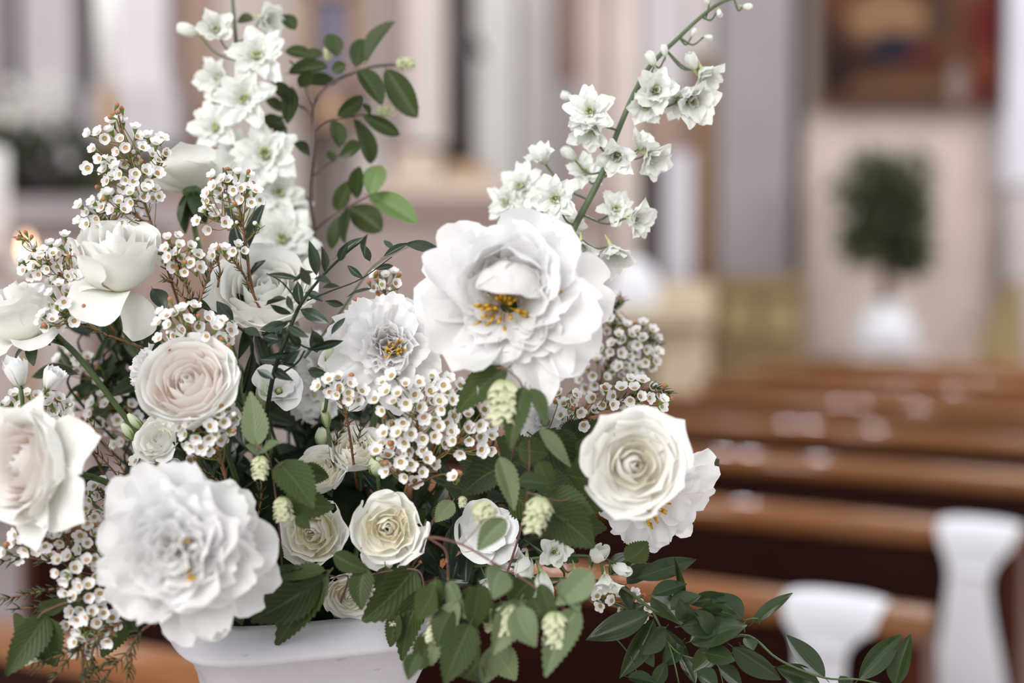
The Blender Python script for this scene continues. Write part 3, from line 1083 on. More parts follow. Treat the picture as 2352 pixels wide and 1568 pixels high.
sub(root, wshape(1392, 705, 1640, 745, 8.55, 0.6), 'shelf', MAT['cream_paint'], False)
sub(root, wshape(1500, 650, 1640, 705, 8.95, 0.3), 'cap', MAT['cream_paint'], False)
a_, b_ = W(1512, 745, 8.7), W(1630, 745, 8.7)
sub(root, MB().box((a_.x, 8.7, 0.0), (b_.x, 9.1, a_.z)), 'shaft', MAT['cream_paint'], False)
plain('white_cloth', (0.78, 0.78, 0.84), 0.8, 0.1, 0.05, 8)
root = at_wall('white_altar_cloth', 1462, 700, 8.6, 'folded white cloth lying on the cream pedestal', 'cloth')
mb = MB()
c = W(1455, 705, 8.7)
mb.lathe([(0.15, 0.0), (0.16, 0.10), (0.13, 0.20), (0.07, 0.27), (0.0, 0.29)], 14, tuple(c))
sub(root, mb, 'fold', MAT['white_cloth'])

# gilded chair at the right edge
YG = 9.85
root = at_wall('gilded_chair', 2300, 1000, YG, 'olive gold high-backed chair at the right edge', 'chair')
mb = MB()
pts = [(2336, 636), (2352, 650), (2356, 840), (2254, 840), (2262, 770), (2296, 690)]
v = [W(x, y, YG) for x, y in pts] + [W(x, y, YG) + Vector((0, 0.06, 0)) for x, y in pts]
n = len(pts)
mb.add(v, [tuple(range(n - 1, -1, -1)), tuple(range(n, 2 * n))] + [(i, (i + 1) % n, (i + 1) % n + n, i + n) for i in range(n)])
sub(root, mb, 'backrest', MAT['olive_gold'], False)
z1 = W(2300, 840, YG).z
mb = MB().box((W(2250, 840, YG).x, YG - 0.45, z1 - 0.06), (W(2356, 840, YG).x, YG + 0.05, z1 + 0.0))
sub(root, mb, 'seat', MAT['olive_brown'], False)
for xx in (2254, 2350):
    for yy in (YG - 0.42, YG):
        q = W(xx, 840, YG)
        sub(root, MB().box((q.x - 0.02, yy, 0.0), (q.x + 0.02, yy + 0.04, z1 - 0.06)), 'leg', MAT['olive_brown'], False)

# ------------------------------------------------------------------ topiary tree in a white-wrapped pot
rng = random.Random(5)
YT = 9.6
plain('tree_green', srgb(70, 78, 54), 0.6, 0.15, 0.25, 3, col2=srgb(44, 52, 34))
plain('bark', srgb(104, 76, 58), 0.7, 0.2, 0.2, 20)
base = W(2030, 1000, YT)
root = empty('topiary_tree', (base.x, YT, W(2030, 800, YT).z), 'round green topiary tree in a white wrapped pot', 'potted tree')
bz = root.location
mb = MB()
mb.tube([Vector((0, 0, 0.1)), W(2035, 690, YT) - bz, W(2030, 560, YT) - bz], 0.055, 0.035, 8)
mb.build('trunk', MAT['bark'], root)
mb = MB()
ell = [(2030, 475, 114, 138), (2065, 415, 86, 84), (1990, 430, 80, 90), (2085, 520, 62, 96), (1980, 560, 60, 56), (2085, 596, 48, 48), (2030, 480, 80, 100)]
for k in range(2600):
    ex, ey, ax, ay = ell[rng.randrange(len(ell))]
    while True:
        q = Vector((rng.uniform(-1, 1), rng.uniform(-1, 1), rng.uniform(-1, 1)))
        if 0.25 < q.length < 1: break
    p = W(ex + q.x * ax, ey - q.z * ay, YT) + Vector((0, q.y * 0.30, 0)) - bz
    a = Vector((rng.uniform(-1, 1), rng.uniform(-1, 1), rng.uniform(-0.6, 1))).normalized()
    b2 = a.cross(Vector((rng.uniform(-1, 1), rng.uniform(-1, 1), rng.uniform(-1, 1)))).normalized()
    L = rng.uniform(0.05, 0.085); w_ = L * 0.28
    n_ = a.cross(b2) * L * 0.12
    mb.add([p, p + a * L * .5 + b2 * w_ + n_, p + a * L, p + a * L * .5 - b2 * w_ + n_, p + a * L * .5], [(0, 1, 4), (1, 2, 4), (2, 3, 4), (3, 0, 4)])
tag(mb.build('foliage', MAT['tree_green'], root), kind='stuff')
s = YT / FPX
MB().lathe([(0.0, -0.02), (70 * s, 0.0), (66 * s, 60 * s), (48 * s, 72 * s), (40 * s, 84 * s), (54 * s, 104 * s), (46 * s, 106 * s), (0, 96 * s)], 16).build('wrapped_pot', MAT['white_cloth'], root)
ped = empty('tree_plinth', (bz.x, YT, 0), 'plain pale plinth under the topiary pot', 'plinth')
MB().box((-0.24, -0.24, 0.05), (0.24, 0.24, bz.z - 0.06)).build('shaft', wallmat(214, 204, 200), ped, smooth=False)
MB().box((-0.28, -0.28, bz.z - 0.06), (0.28, 0.28, bz.z - 0.02)).build('cap', wallmat(214, 204, 200), ped, smooth=False)
MB().box((-0.28, -0.28, 0.0), (0.28, 0.28, 0.05)).build('foot', wallmat(214, 204, 200), ped, smooth=False)

# ------------------------------------------------------------------ altar at the left with flowers and candles
plain('altar_stone', srgb(170, 160, 162), 0.6, 0.2, 0.1, 4)
plain('altar_brown', srgb(168, 148, 140), 0.6, 0.2, 0.1, 4)
plain('candle_wax', (0.86, 0.84, 0.82), 0.5, 0.3, 0.05, 4)
plain('candle_gold', srgb(186, 150, 104), 0.35, 0.5, 0.15, 9)
YA = 6.0
root = at_wall('altar_block', 140, 1000, YA, 'blurred grey stone altar block behind the flowers', 'altar')
sub(root, wshape(-400, 452, 330, 520, YA, 0.8), 'mensa', MAT['altar_stone'], False)
sub(root, wshape(-380, 520, 300, 1085, YA + 0.1, 0.6), 'front', MAT['altar_brown'], False)
a = W(-420, 1085, YA); b2 = W(350, 1085, YA)
sub(root, MB().box((a.x, YA - 0.15, 0), (b2.x, YA + 1.0, a.z)), 'step', MAT['altar_stone'], False)
s = YA / FPX
top = W(205, 452, YA)
root = empty('altar_candle', (top.x, YA + 0.3, top.z), 'tall white candle on a gilded candlestick on the altar', 'candle')
s2 = (YA + 0.3) / FPX
MB().lathe([(0.0, 0), (40 * s2, 0.0), (40 * s2, 8 * s2), (14 * s2, 30 * s2), (12 * s2, 120 * s2), (20 * s2, 150 * s2), (22 * s2, 245 * s2), (24 * s2, 250 * s2), (0, 250 * s2)], 16).build('candlestick', MAT['candle_gold'], root)
MB().lathe([(0.0, 248 * s2), (23 * s2, 250 * s2), (23 * s2, 560 * s2), (4 * s2, 566 * s2), (0, 566 * s2)], 16).build('wax_shaft', MAT['candle_wax'], root)
top = W(-6, 555, YA - 0.6)
root = empty('white_candle', (top.x, YA - 0.6, top.z), 'short thick white candle at the left edge before the altar', 'candle')
s2 = (YA - 0.6) / FPX
MB().lathe([(0.0, 0), (26 * s2, 0.0), (26 * s2, 205 * s2), (20 * s2, 212 * s2), (0, 208 * s2)], 16).build('wax_shaft', MAT['candle_wax'], root)
root = empty('candle_shelf', W(-10, 640, YA - 0.6), 'pinkish stone ledge under the small candles', 'ledge')
sub(root, wshape(-200, 555, 130, 600, YA - 0.75, 0.5), 'slab', wallmat(204, 186, 182), False)
sub(root, wshape(-190, 600, 120, 1150, YA - 0.7, 0.4), 'front', wallmat(190, 176, 174), False)
# lit tea light
mf, nt, out = nodes_of('candle_flame')
em = nt.nodes.new('ShaderNodeEmission'); em.inputs[0].default_value = (1.0, 0.62, 0.34, 1); em.inputs[1].default_value = 7.0
nt.links.new(em.outputs[0], out.inputs[0])
YC = YA - 1.05
t0 = W(62, 640, YC)
root = empty('tea_light', t0, 'small lit candle glowing warmly behind the waxflower', 'candle')
s2 = YC / FPX
MB().lathe([(0.0, 0), (26 * s2, 0.0), (26 * s2, 44 * s2), (22 * s2, 44 * s2), (0, 40 * s2)], 14).build('wax_cup', MAT['candle_wax'], root)
MB().lathe([(0.0, 44 * s2), (9 * s2, 56 * s2), (11 * s2, 68 * s2), (6 * s2, 88 * s2), (0, 104 * s2)], 10).build('flame', mf, root)
rt = empty('candle_stand', (t0.x, YC, 0), 'slim stand under the small lit candle', 'stand')
MB().lathe([(0.0, 0), (0.12, 0.0), (0.12, 0.02), (0.02, 0.04), (0.02, t0.z - 0.02), (0.06, t0.z - 0.012), (0.06, t0.z), (0, t0.z)], 14).build('pole', MAT['candle_gold'], rt)

# flower arrangement on the altar, far out of focus
rng = random.Random(9)
pot = W(80, 452, YA)
root = empty('altar_flowers', (pot.x, YA + 0.25, pot.z), 'white and green flower arrangement on the altar, far out of focus', 'flower arrangement')
bz = root.location
MB().lathe([(0.0, 0), (0.10, 0.0), (0.14, 0.08), (0.16, 0.14), (0.0, 0.13)], 14).build('bowl', MAT['dark_bronze'], root)
mb = MB()
plain('dark_leaf', srgb(62, 74, 44), 0.6, 0.15, 0.25, 3, col2=srgb(38, 38, 28))
for k in range(420):
    px_, py_ = rng.uniform(-90, 235), rng.uniform(285, 455)
    if px_ > 150 and py_ < 320: continue
    p = W(px_, py_, YA) + Vector((0, rng.uniform(0.1, 0.5), 0)) - bz
    a = Vector((rng.uniform(-1, 1), rng.uniform(-1, 1), rng.uniform(-0.4, 1))).normalized()
    b2 = a.cross(Vector((rng.uniform(-1, 1), rng.uniform(-1, 1), rng.uniform(-1, 1)))).normalized()
    L = rng.uniform(0.06, 0.11)
    mb.add([p, p + a * L * .5 + b2 * L * .3, p + a * L, p + a * L * .5 - b2 * L * .3], [(0, 1, 2), (0, 2, 3)])
tag(mb.build('foliage', MAT['dark_leaf'], root), kind='stuff')
for k in range(26):
    px_, py_ = rng.uniform(-70, 125), rng.uniform(178, 295)
    p = W(px_, py_, YA) + Vector((0, rng.uniform(0.05, 0.35), 0)) - bz
    mb = MB()
    R = rng.uniform(0.042, 0.062)
    for i in range(14):
        rr, zz = elev_path(0.05, 0.9, 20 + 5 * i, 60 + 4 * i)
        g = petal_geo(i * 2.4, SS, rr, zz, wprof(0.45), np.full_like(SS, 0.6), tip_round, rng, 0.04, 2, 5, 4)
        mb.add([Vector(q) * R for q in g[0]], g[1], 0, g[2])
    M = frame(Vector((rng.uniform(-.6, .6), -1, rng.uniform(-.2, .9)))).to_4x4(); M.translation = p
    mb.build('blossom', MAT['rose_white'], root, M)

# ------------------------------------------------------------------ pews
wood_mat('pew_rail', (0.30, 0.118, 0.036), (0.19, 0.068, 0.021), 0.13)
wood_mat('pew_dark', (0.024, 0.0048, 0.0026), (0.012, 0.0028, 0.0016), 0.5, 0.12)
wood_mat('pew_end', (0.085, 0.022, 0.010), (0.05, 0.012, 0.006), 0.35, 0.3)
T = Vector((0.8655, -0.5009, 0)); NN = Vector((0.5009, 0.8655, 0))
PEW0 = Vector((0.356, 2.74, 0)); USTEP = 0.9
U_END, U_LEFT = 0.4546, -1.85


def rail_mesh(x0, x1):
    prof = []
    for k in range(13):                      # gently crowned top
        a = math.radians(-34 + k * 68 / 12)
        prof.append((0.062 * math.sin(a), 0.900 - 0.062 * (1 - math.cos(a))))
    prof = [(-y, z) for y, z in prof]
    prof += [(-0.040, 0.878), (-0.042, 0.860), (-0.038, 0.845), (-0.030, 0.838), (0.030, 0.838), (0.038, 0.845), (0.042, 0.860), (0.040, 0.878)]
    n = len(prof)
    v = [(x0, y, z) for y, z in prof] + [(x1, y, z) for y, z in prof]
    f = [(i, (i + 1) % n, (i + 1) % n + n, i + n) for i in range(n)] + [tuple(range(n - 1, -1, -1)), tuple(range(n, 2 * n))]
    return MB().add(v, f)


def end_mesh(x):
    out = [(-0.045, 0.0), (0.40, 0.0), (0.42, 0.42), (0.40, 0.56), (0.10, 0.62), (0.05, 0.84), (0.03, 0.885), (-0.03, 0.885), (-0.045, 0.84)]
    n = len(out)
    v = [(x, y, z) for y, z in out] + [(x + 0.04, y, z) for y, z in out]
    return MB().add(v, [tuple(range(n - 1, -1, -1)), tuple(range(n, 2 * n))] + [(i, (i + 1) % n, (i + 1) % n + n, i + n) for i in range(n)])


rail_me = rail_mesh(U_LEFT, U_END).mesh('pew_rail_mesh', MAT['pew_rail'])
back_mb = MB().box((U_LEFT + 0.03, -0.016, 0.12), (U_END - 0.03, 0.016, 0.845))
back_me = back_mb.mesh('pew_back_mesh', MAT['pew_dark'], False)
seat_me = MB().box((U_LEFT + 0.03, 0.02, 0.42), (U_END - 0.03, 0.40, 0.45)).mesh('pew_seat_mesh', MAT['pew_rail'], False)
end_me = end_mesh(U_END - 0.04).mesh('pew_end_mesh', MAT['pew_end'], False)
end2_me = end_mesh(U_LEFT).mesh('pew_end_mesh', MAT['pew_end'], False)
skirt_me = MB().box((U_LEFT + 0.03, -0.022, 0.10), (U_END - 0.03, -0.016, 0.20)).mesh('pew_skirt_mesh', MAT['pew_end'], False)
ORD = ['front pew nearest the vase, its rail running low behind the lower left flowers', 'brown wooden pew with the white bow at the lower frame edge', 'brown wooden pew with the second white bow at the right edge',
       'third pew rail behind the bows, with two round light glints', 'fourth pew rail behind the bows', 'fifth pew rail behind the bows, level with the waxflower', 'sixth brown pew rail behind the bows', 'seventh brown pew rail, far out of focus', 'farthest but one brown pew, a thin blurred rail', 'farthest brown pew below the topiary tree']
for k in range(-1, 8):
    o = empty('church_pew', PEW0 + NN * (USTEP * k), ORD[k + 1], 'pew', 'rows of church pews', Matrix((T, NN, Vector((0, 0, 1)))).transposed())
    link('top_rail', rail_me, o); link('back_panel', back_me, o); link('seat', seat_me, o)
    link('end_panel', end_me, o); link('end_panel', end2_me, o); link('skirting_board', skirt_me, o)


def pew_bow(k, u, wt, zn, wn, wb_, label):
    rng = random.Random(40 + k)
    root = empty('ribbon_bow', PEW0 + NN * (USTEP * k) + T * u, label, 'ribbon', 'white pew ribbons', Matrix((T, NN, Vector((0, 0, 1)))).transposed())
    rows = [(0.050, 0.72, wt * 0.9), (0.047, 0.84, wt), (0.040, 0.895, wt), (0.0, 0.915, wt), (-0.046, 0.900, wt), (-0.058, 0.872, wt * 0.93), (-0.060, (0.865 + zn) / 2, wt * 0.72), (-0.060, zn, wn),
            (-0.062, zn - 0.06, wn * 1.08), (-0.058, zn - 0.16, (wn + wb_) / 2), (-0.054, zn - 0.30, wb_), (-0.050, zn - 0.46, wb_ * 1.08)]
    nu = 25
    y_, z_, w_ = zip(*rows)
    tt = np.linspace(0, 1, len(rows)); t2 = np.linspace(0, 1, 34)
    yy, zz, ww = np.interp(t2, tt, y_), np.interp(t2, tt, z_), np.interp(t2, tt, w_)
    ker = np.ones(5) / 5
    ww = np.convolve(np.pad(ww, 2, mode='edge'), ker, 'valid'); yy = np.convolve(np.pad(yy, 1, mode='edge'), np.ones(3) / 3, 'valid'); zz = np.convolve(np.pad(zz, 1, mode='edge'), np.ones(3) / 3, 'valid')
    v = []
    for i in range(34):
        for j in range(nu):
            q = -1 + 2 * j / (nu - 1)
            fold = 0.006 * math.sin(q * 9 + 0.8 * math.sin(i * 0.3)) * min(1, max(0, (t2[i] - 0.35) * 6))
            v.append((q * ww[i] / 2 + 0.012 * (t2[i] > 0.5) * math.sin(i * 0.2), yy[i] - abs(fold) - 0.004 * math.cos(q * 1.5), zz[i] - 0.010 * abs(q) ** 3 * (t2[i] < 0.5)))
    f = [(i * nu + j, i * nu + j + 1, (i + 1) * nu + j + 1, (i + 1) * nu + j) for i in range(33) for j in range(nu - 1)]
    MB().add(v, f).build('ribbon_tail', MAT['white_cloth'], root)
    kn = MB().lathe([(0.0, -0.014), (wn * 0.40, -0.011), (wn * 0.48, 0.0), (wn * 0.40, 0.011), (0, 0.014)], 14)
    kn.v = [(x, y * 0.35 - 0.062, z + zn) for x, y, z in kn.v]
    kn.build('knot', MAT['white_cloth'], root)


pew_bow(0, 0.285, 0.185, 0.815, 0.085, 0.11, 'white ribbon bow tied over the nearer pew end, at the bottom edge')
pew_bow(1, 0.352, 0.185, 0.790, 0.090, 0.175, 'white ribbon bow hanging long on the farther pew, at the right edge')

# ------------------------------------------------------------------ flared planter on a plinth
m, nt, b = principled('planter_paint', (0.66, 0.65, 0.69), 0.55, 0.3)
n1 = noise(nt, 9.0, 5.0, coord(nt, 'Object'), 0.65)
n2 = noise(nt, 70.0, 3.0, coord(nt, 'Object', (1, 1, 3)))
c = mixcol(nt, ramp(nt, n1, [(0.35, 0.0), (0.65, 1.0)]), (0.50, 0.485, 0.525), (0.585, 0.575, 0.625))
c = mixcol(nt, ramp(nt, n2, [(0.70, 0.0), (0.76, 1.0)]), c, (0.42, 0.40, 0.42))
nt.links.new(c, b.inputs['Base Color'])
nt.links.new(bump(nt, n1, 0.15, 0.002), b.inputs['Normal'])
MAT['planter_paint'] = m


def square_lathe(prof, n=4.0, seg=64, rot=0.35):
    mb = MB(); v, f = [], []
    for r, z in prof:
        for i in range(seg):
            a = 2 * PI * i / seg
            c_, s_ = math.cos(a), math.sin(a)
            k = (abs(c_) ** n + abs(s_) ** n) ** (-1 / n)
            x, y = r * k * c_, r * k * s_
            v.append((x * math.cos(rot) - y * math.sin(rot), x * math.sin(rot) + y * math.cos(rot), z))
    for j in range(len(prof) - 1):
        for i in range(seg):
            q = (i + 1) % seg
            f.append((j * seg + i, j * seg + q, (j + 1) * seg + q, (j + 1) * seg + i))
    return mb.add(v, f)


pc = P(696, 1400, 1.10)
root = empty('flower_planter', (pc.x, pc.y, pc.z - 0.30), 'white painted flared planter holding the bouquet', 'planter')
H = 0.30
square_lathe([(0.0, 0.0), (0.075, 0.0), (0.078, 0.015), (0.055, 0.03), (0.05, 0.06), (0.058, 0.12), (0.066, 0.19), (0.0705, 0.222), (0.0755, 0.248), (0.0845, 0.270), (0.095, H - 0.017), (0.1025, H - 0.011)], 5.0, 64, 0.38).build('body', MAT['planter_paint'], root)
square_lathe([(0.1025, H - 0.011), (0.1045, H - 0.009), (0.104, H - 0.006), (0.097, H + 0.002), (0.088, H + 0.009), (0.083, H + 0.012), (0.080, H - 0.02), (0.074, H - 0.06), (0.0, H - 0.065)], 5.0, 64, 0.38).build('rim', MAT['planter_paint'], root)
m = plain('added_dark_foam', (0.012, 0.020, 0.009), 0.9, 0.05, 0.3, 60, 0.4)
foam = MB()  # hidden dome, added to keep the bouquet interior dark
foam.lathe([(0.070, -0.08), (0.072, -0.01), (0.068, 0.04), (0.055, 0.085), (0.030, 0.115), (0.0, 0.125)], 18)
tag(foam.build('added_dark_foam', m), 'dark green foam dome added inside the planter to darken the gaps behind the stems', 'floral foam').location = (pc.x, pc.y + 0.012, pc.z)
z0 = pc.z - 0.30
root = empty('planter_plinth', (pc.x, pc.y, 0), 'white plinth under the flower planter, below the frame', 'plinth')
MB().box((-0.14, -0.14, 0.06), (0.14, 0.14, z0 - 0.03)).build('shaft', MAT['planter_paint'], root, smooth=False)
MB().box((-0.17, -0.17, z0 - 0.03), (0.17, 0.17, z0)).build('cap', MAT['planter_paint'], root, smooth=False)
MB().box((-0.17, -0.17, 0.0), (0.17, 0.17, 0.06)).build('foot', MAT['planter_paint'], root, smooth=False)
# ------------------------------------------------------------------ bouquet: roses
WHT = ('rose_white', 'rose_white', 'rose_white')
CRM = ('rose_cream', 'rose_cream', 'rose_white')
BLS = ('rose_blush', 'rose_blush', 'rose_white')
SPR = ('spray_cream', 'spray_cream', 'rose_white')
GR = 'large white roses'
GS = 'small spray roses'

rose(272, 596, 214, V3(0.12, 0.84, 0.44), 1.02, 1, 'large white rose in side view with one curled lower petal, upper left', WHT, GR, n=18, hin=1.62, hout=1.36, open_=0.82, back=0.8, sep=False, tip=tip_round, ruf=0.03,
     guards=((-105, 1.25, 55, -75, 0.72), (-45, 1.3, 20, -100, 0.42), (-165, 1.0, 50, -20, 0.5)), stem=[P(285, 690, 1.03), P(300, 790, 1.05), P(480, 1100, 1.09), P(640, 1480, 1.09)], curl=0.25)
r2 = rose(434, 396, 186, V3(-0.18, 0.92, -0.22), 1.13, 2, 'white rose seen from below, its green calyx above the waxflower', WHT, GR, n=20, hin=0.95, hout=0.80, open_=0.93,
     guards=((-140, 1.0, 45, 5, 0.5), (-60, 0.9, 40, 10, 0.5)), stem=[P(438, 462, 1.13), P(445, 500, 1.13), P(460, 580, 1.12), P(560, 900, 1.10), P(660, 1480, 1.09)], curl=0.3, sep=False)
sepals(r2, random.Random(3), MM(150, 1.13), 5, 0.62, 0.15, -50, -88)
rose(612, 676, 236, V3(0.06, 0.66, 0.72), 1.075, 3, 'white rose behind the dark ruscus sprig', WHT, GR, n=26, hin=0.92, hout=0.94, open_=0.88, tip=tip_round, inner_r=0.09,
     guards=((-150, 1.25, 50, 0, 0.75), (-80, 1.15, 55, 10, 0.8), (30, 1.0, 35, 10, 0.5)), curl=0.16)
rose(62, 745, 196, V3(-0.22, 0.88, 0.34), 1.04, 4, 'white rose in side view at the left edge under the waxflower', WHT, GR, n=18, tip=tip_round, ruf=0.03, hin=1.6, hout=1.3, open_=0.80,
     guards=((-60, 1.25, 55, -30, 0.6), (-130, 1.2, 50, -40, 0.6)), stem=[P(130, 770, 1.05), P(190, 830, 1.05), P(290, 960, 1.06), P(480, 1200, 1.08), P(640, 1480, 1.09)], curl=0.2)
rose(436, 882, 236, V3(-0.10, 0.50, 0.86), 0.99, 5, 'large blush centred rose at the middle left', BLS, GR, n=28, hin=0.80, hout=0.86, open_=0.90, curl=0.10, inner_r=0.10,
     guards=((-20, 1.2, 40, 30, 0.7), (20, 1.1, 45, 30, 0.6)), tip=tip_round)
rose(60, 1070, 262, V3(-0.58, 0.10, 0.78), 0.95, 6, 'big blush white rose cut by the left edge', BLS, GR, n=28, hin=0.85, hout=0.85, open_=0.88, curl=0.22,
     guards=((20, 1.3, 30, -25, 0.6), (-40, 1.35, 30, -20, 0.65), (-85, 1.35, 35, -5, 0.6), (75, 1.25, 40, 10, 0.5), (-10, 1.0, 45, 10, 0.5), (-65, 1.1, 45, 5, 0.5)), gtip=tip_point,
     stem=[P(150, 1080, 0.98), P(270, 1120, 1.02), P(450, 1250, 1.06), P(640, 1480, 1.09)])
rose(1456, 1068, 236, V3(0.10, 0.12, 1.0), 0.95, 7, 'large cream centred rose facing out, right of the bouquet', CRM, GR, n=24, hin=0.72, hout=0.62, open_=0.92, curl=0.22, inner_r=0.06, back=0.4,
     guards=((165, 1.12, 40, 15, 0.5), (75, 1.15, 35, 10, 0.6), (40, 1.1, 30, 15, 0.5), (-120, 1.0, 40, 20, 0.7)), stem=[P(1450, 1110, 1.0), P(1300, 1200, 1.06), P(900, 1400, 1.09), P(740, 1480, 1.09)])

rose(820, 1038, 132, V3(0.05, 0.70, 0.66), 1.06, 11, 'cream spray rose beside the green rosebud', SPR, GS, n=26, hin=0.95, hout=0.85, open_=0.88, curl=0.12, name='spray_rose', tip=tip_round, ruf=0.03)
rose(735, 1085, 130, V3(-0.25, 0.55, 0.72), 1.055, 12, 'cream spray rose half behind the hop leaves', SPR, GS, n=26, hin=0.85, hout=0.8, open_=0.9, curl=0.12, name='spray_rose', tip=tip_round, ruf=0.03)
rose(715, 1222, 165, V3(-0.18, 0.02, 0.95), 1.02, 13, 'cream quartered spray rose under the hop leaf', SPR, GS, n=24, hin=0.66, hout=0.62, open_=0.92, curl=0.10, name='spray_rose', tip=tip_round, inner_r=0.05, ruf=0.05)
rose(891, 1214, 168, V3(0.05, 0.06, 1.0), 1.0, 14, 'round white spray rose facing out at the bottom centre', SPR, GS, n=24, hin=0.62, hout=0.62, open_=0.92, curl=0.13, name='spray_rose', inner_r=0.05, ruf=0.045,
     guards=((-110, 1.15, 40, -10, 0.5), (100, 1.05, 40, 10, 0.5)))
rose(805, 1372, 128, V3(0.05, -0.45, 0.9), 1.02, 15, 'cream spray rose hanging over the planter rim', SPR, GS, n=28, hin=0.55, hout=0.6, open_=0.9, curl=0.15, name='spray_rose', inner_r=0.05, guards=((-60, 1.2, 30, 0, 0.5), (-110, 1.1, 30, 0, 0.5)))
rose(362, 1006, 112, V3(-0.25, 0.40, 0.85), 1.02, 16, 'small white spray rose under the blush rose', WHT, GS, n=20, hin=0.7, hout=0.7, open_=0.9, curl=0.15, name='spray_rose', guards=((180, 1.1, 40, 20, 0.5), (-60, 1.2, 40, 10, 0.5)))

# ------------------------------------------------------------------ peonies
GP = 'white peonies'
peony(1168, 690, 422, V3(-0.03, 0.20, 0.97), 0.97, 21, 'largest white peony with a tuft of yellow stamens', [
    (7, 1.05, 0.50, 25, -8, -0.10, 0.08, 0.04), (8, 0.98, 0.46, 30, 0, -0.04, 0.08, 0.05), (9, 0.80, 0.40, 38, 12, 0.0, 0.08, 0.05),
    (9, 0.62, 0.34, 45, 22, 0.04, 0.10, 0.05), (7, 0.50, 0.28, 52, 40, 0.08, 0.14, 0.05), (8, 0.34, 0.12, 45, 60, 0.08, 0.12, 0.04)], GP,
      st=((44, 0.27, 1.1, 0.14, -0.06, -0.02), (10, 0.2, 0.8, 0.14, 0.36, 0.06)), ragged=0.25, bias=0.62, back=0.2,
      extra=((88, 0.92, 0.42, 55, 186, 0.08, 0.30, 0.36), (122, 0.66, 0.28, 58, 150, 0.10, 0.34, 0.32), (50, 0.84, 0.36, 56, 176, 0.08, 0.34, 0.34), (25, 0.5, 0.22, 50, 120, 0.08, 0.38, 0.3), (150, 0.58, 0.30, 40, 75, 0.08, 0.24, 0.4), (75, 0.80, 0.40, 60, 125, 0.04, 0.40, 0.45), (120, 0.75, 0.36, 55, 110, 0.04, 0.40, 0.45), (95, 0.85, 0.42, 42, 70, 0.02, 0.16, 0.5), (60, 0.85, 0.40, 38, 62, 0.02, 0.16, 0.5), (-60, 0.55, 0.26, 30, 15, 0.10, 0.12, 0.3), (-95, 0.62, 0.24, 28, 5, 0.10, 0.12, 0.3), (-130, 0.55, 0.26, 32, 20, 0.10, 0.12, 0.3), (-20, 0.5, 0.22, 35, 30, 0.1, 0.16, 0.3)))
# broad upright petals arching over the stamens
peony(890, 800, 286, V3(0.10, 0.25, 0.95), 1.03, 22, 'white peony with toothed petals left of the largest peony', [
    (8, 1.02, 0.40, 25, -5, -0.12, 0.08, 0.05), (9, 0.98, 0.36, 35, 10, -0.05, 0.08, 0.06), (10, 0.82, 0.32, 46, 30, 0.06, 0.08, 0.06),
    (11, 0.62, 0.28, 54, 48, 0.18, 0.08, 0.06), (9, 0.46, 0.25, 60, 64, 0.28, 0.08, 0.05), (5, 0.34, 0.2, 66, 84, 0.34, 0.06, 0.05)], GP, st=((22, 0.30, 0.5, 0.34, 0.08, -0.08),), ragged=0.8, bias=0.4, back=0.25)
peony(412, 1258, 408, V3(0.06, 0.08, 1.0), 0.925, 23, 'full double white peony at the lower left', [
    (8, 1.02, 0.44, 20, -6, -0.16, 0.08, 0.05), (9, 0.98, 0.40, 30, 4, -0.08, 0.08, 0.05), (11, 0.90, 0.36, 45, 20, -0.02, 0.08, 0.06), (10, 0.78, 0.36, 50, 34, 0.12, 0.08, 0.06),
    (8, 0.62, 0.34, 52, 42, 0.28, 0.08, 0.05), (7, 0.48, 0.31, 54, 50, 0.42, 0.06, 0.05), (6, 0.36, 0.28, 58, 62, 0.54, 0.04, 0.05), (4, 0.26, 0.24, 60, 95, 0.62, 0.02, 0.04)], GP,
      st=((7, 0.26, 0.2, 0.46, 0.20, -0.27), (5, 0.2, 0.2, 0.58, 0.14, 0.10)), ragged=0.35, back=0.3)
peony(1503, 1140, 300, V3(0.35, -0.28, 0.88), 1.03, 24, 'loose white peony with flushed petals behind the cream rose', [
    (7, 1.02, 0.42, 22, -4, -0.10, 0.08, 0.05), (7, 0.92, 0.36, 32, 8, -0.03, 0.08, 0.05), (6, 0.7, 0.30, 45, 30, 0.02, 0.10, 0.06)], GP, st=((26, 0.36, 0.8, 0.1, -0.1, -0.1),), ragged=0.35, flush=True, back=0.2)

# ------------------------------------------------------------------ lisianthus and other small flowers
def small_flower(name, px, py, w, axis, d, seed, label, cat, lay, mat, group, stem=None, tip=tip_round, eye='eye_green', back=0.5):
    rng = random.Random(seed)
    R = MM(w / 2, d)
    root, c, rot = flower_root(name, px, py, d, axis, R, label, cat, group, None, back)
    for (n, L, Wd, e0, e1, z0, ru, rho) in lay:
        a0 = rng.uniform(0, 6)
        for i in range(n):
            rr, zz = elev_path(0.08, L * rng.uniform(0.92, 1.08), e0 + rng.uniform(-8, 8), e1 + rng.uniform(-12, 12), z0)
            g = petal_geo(a0 + 2 * PI * i / n + rng.uniform(-.2, .2), SS, rr, zz, wprof(Wd, 0.25, 0.6), np.full_like(SS, rho), tip, rng, ru, 2.4, 13, 9)
            add_petal(root, g, MAT[mat], R)
    mb = MB().lathe([(0.0, 0.02), (0.14, 0.06), (0.10, 0.35), (0.0, 0.45)], 10)
    mb.v = [tuple(np.array(p) * R) for p in mb.v]
    mb.build('flower_centre', MAT[eye], root)
    sepals(root, rng, R, 5, 0.7, 0.08, 20, 40)
    if stem is not False: stem_part(root, c, axis, rng, 0.0015, 'stem_green', stem)
    return root


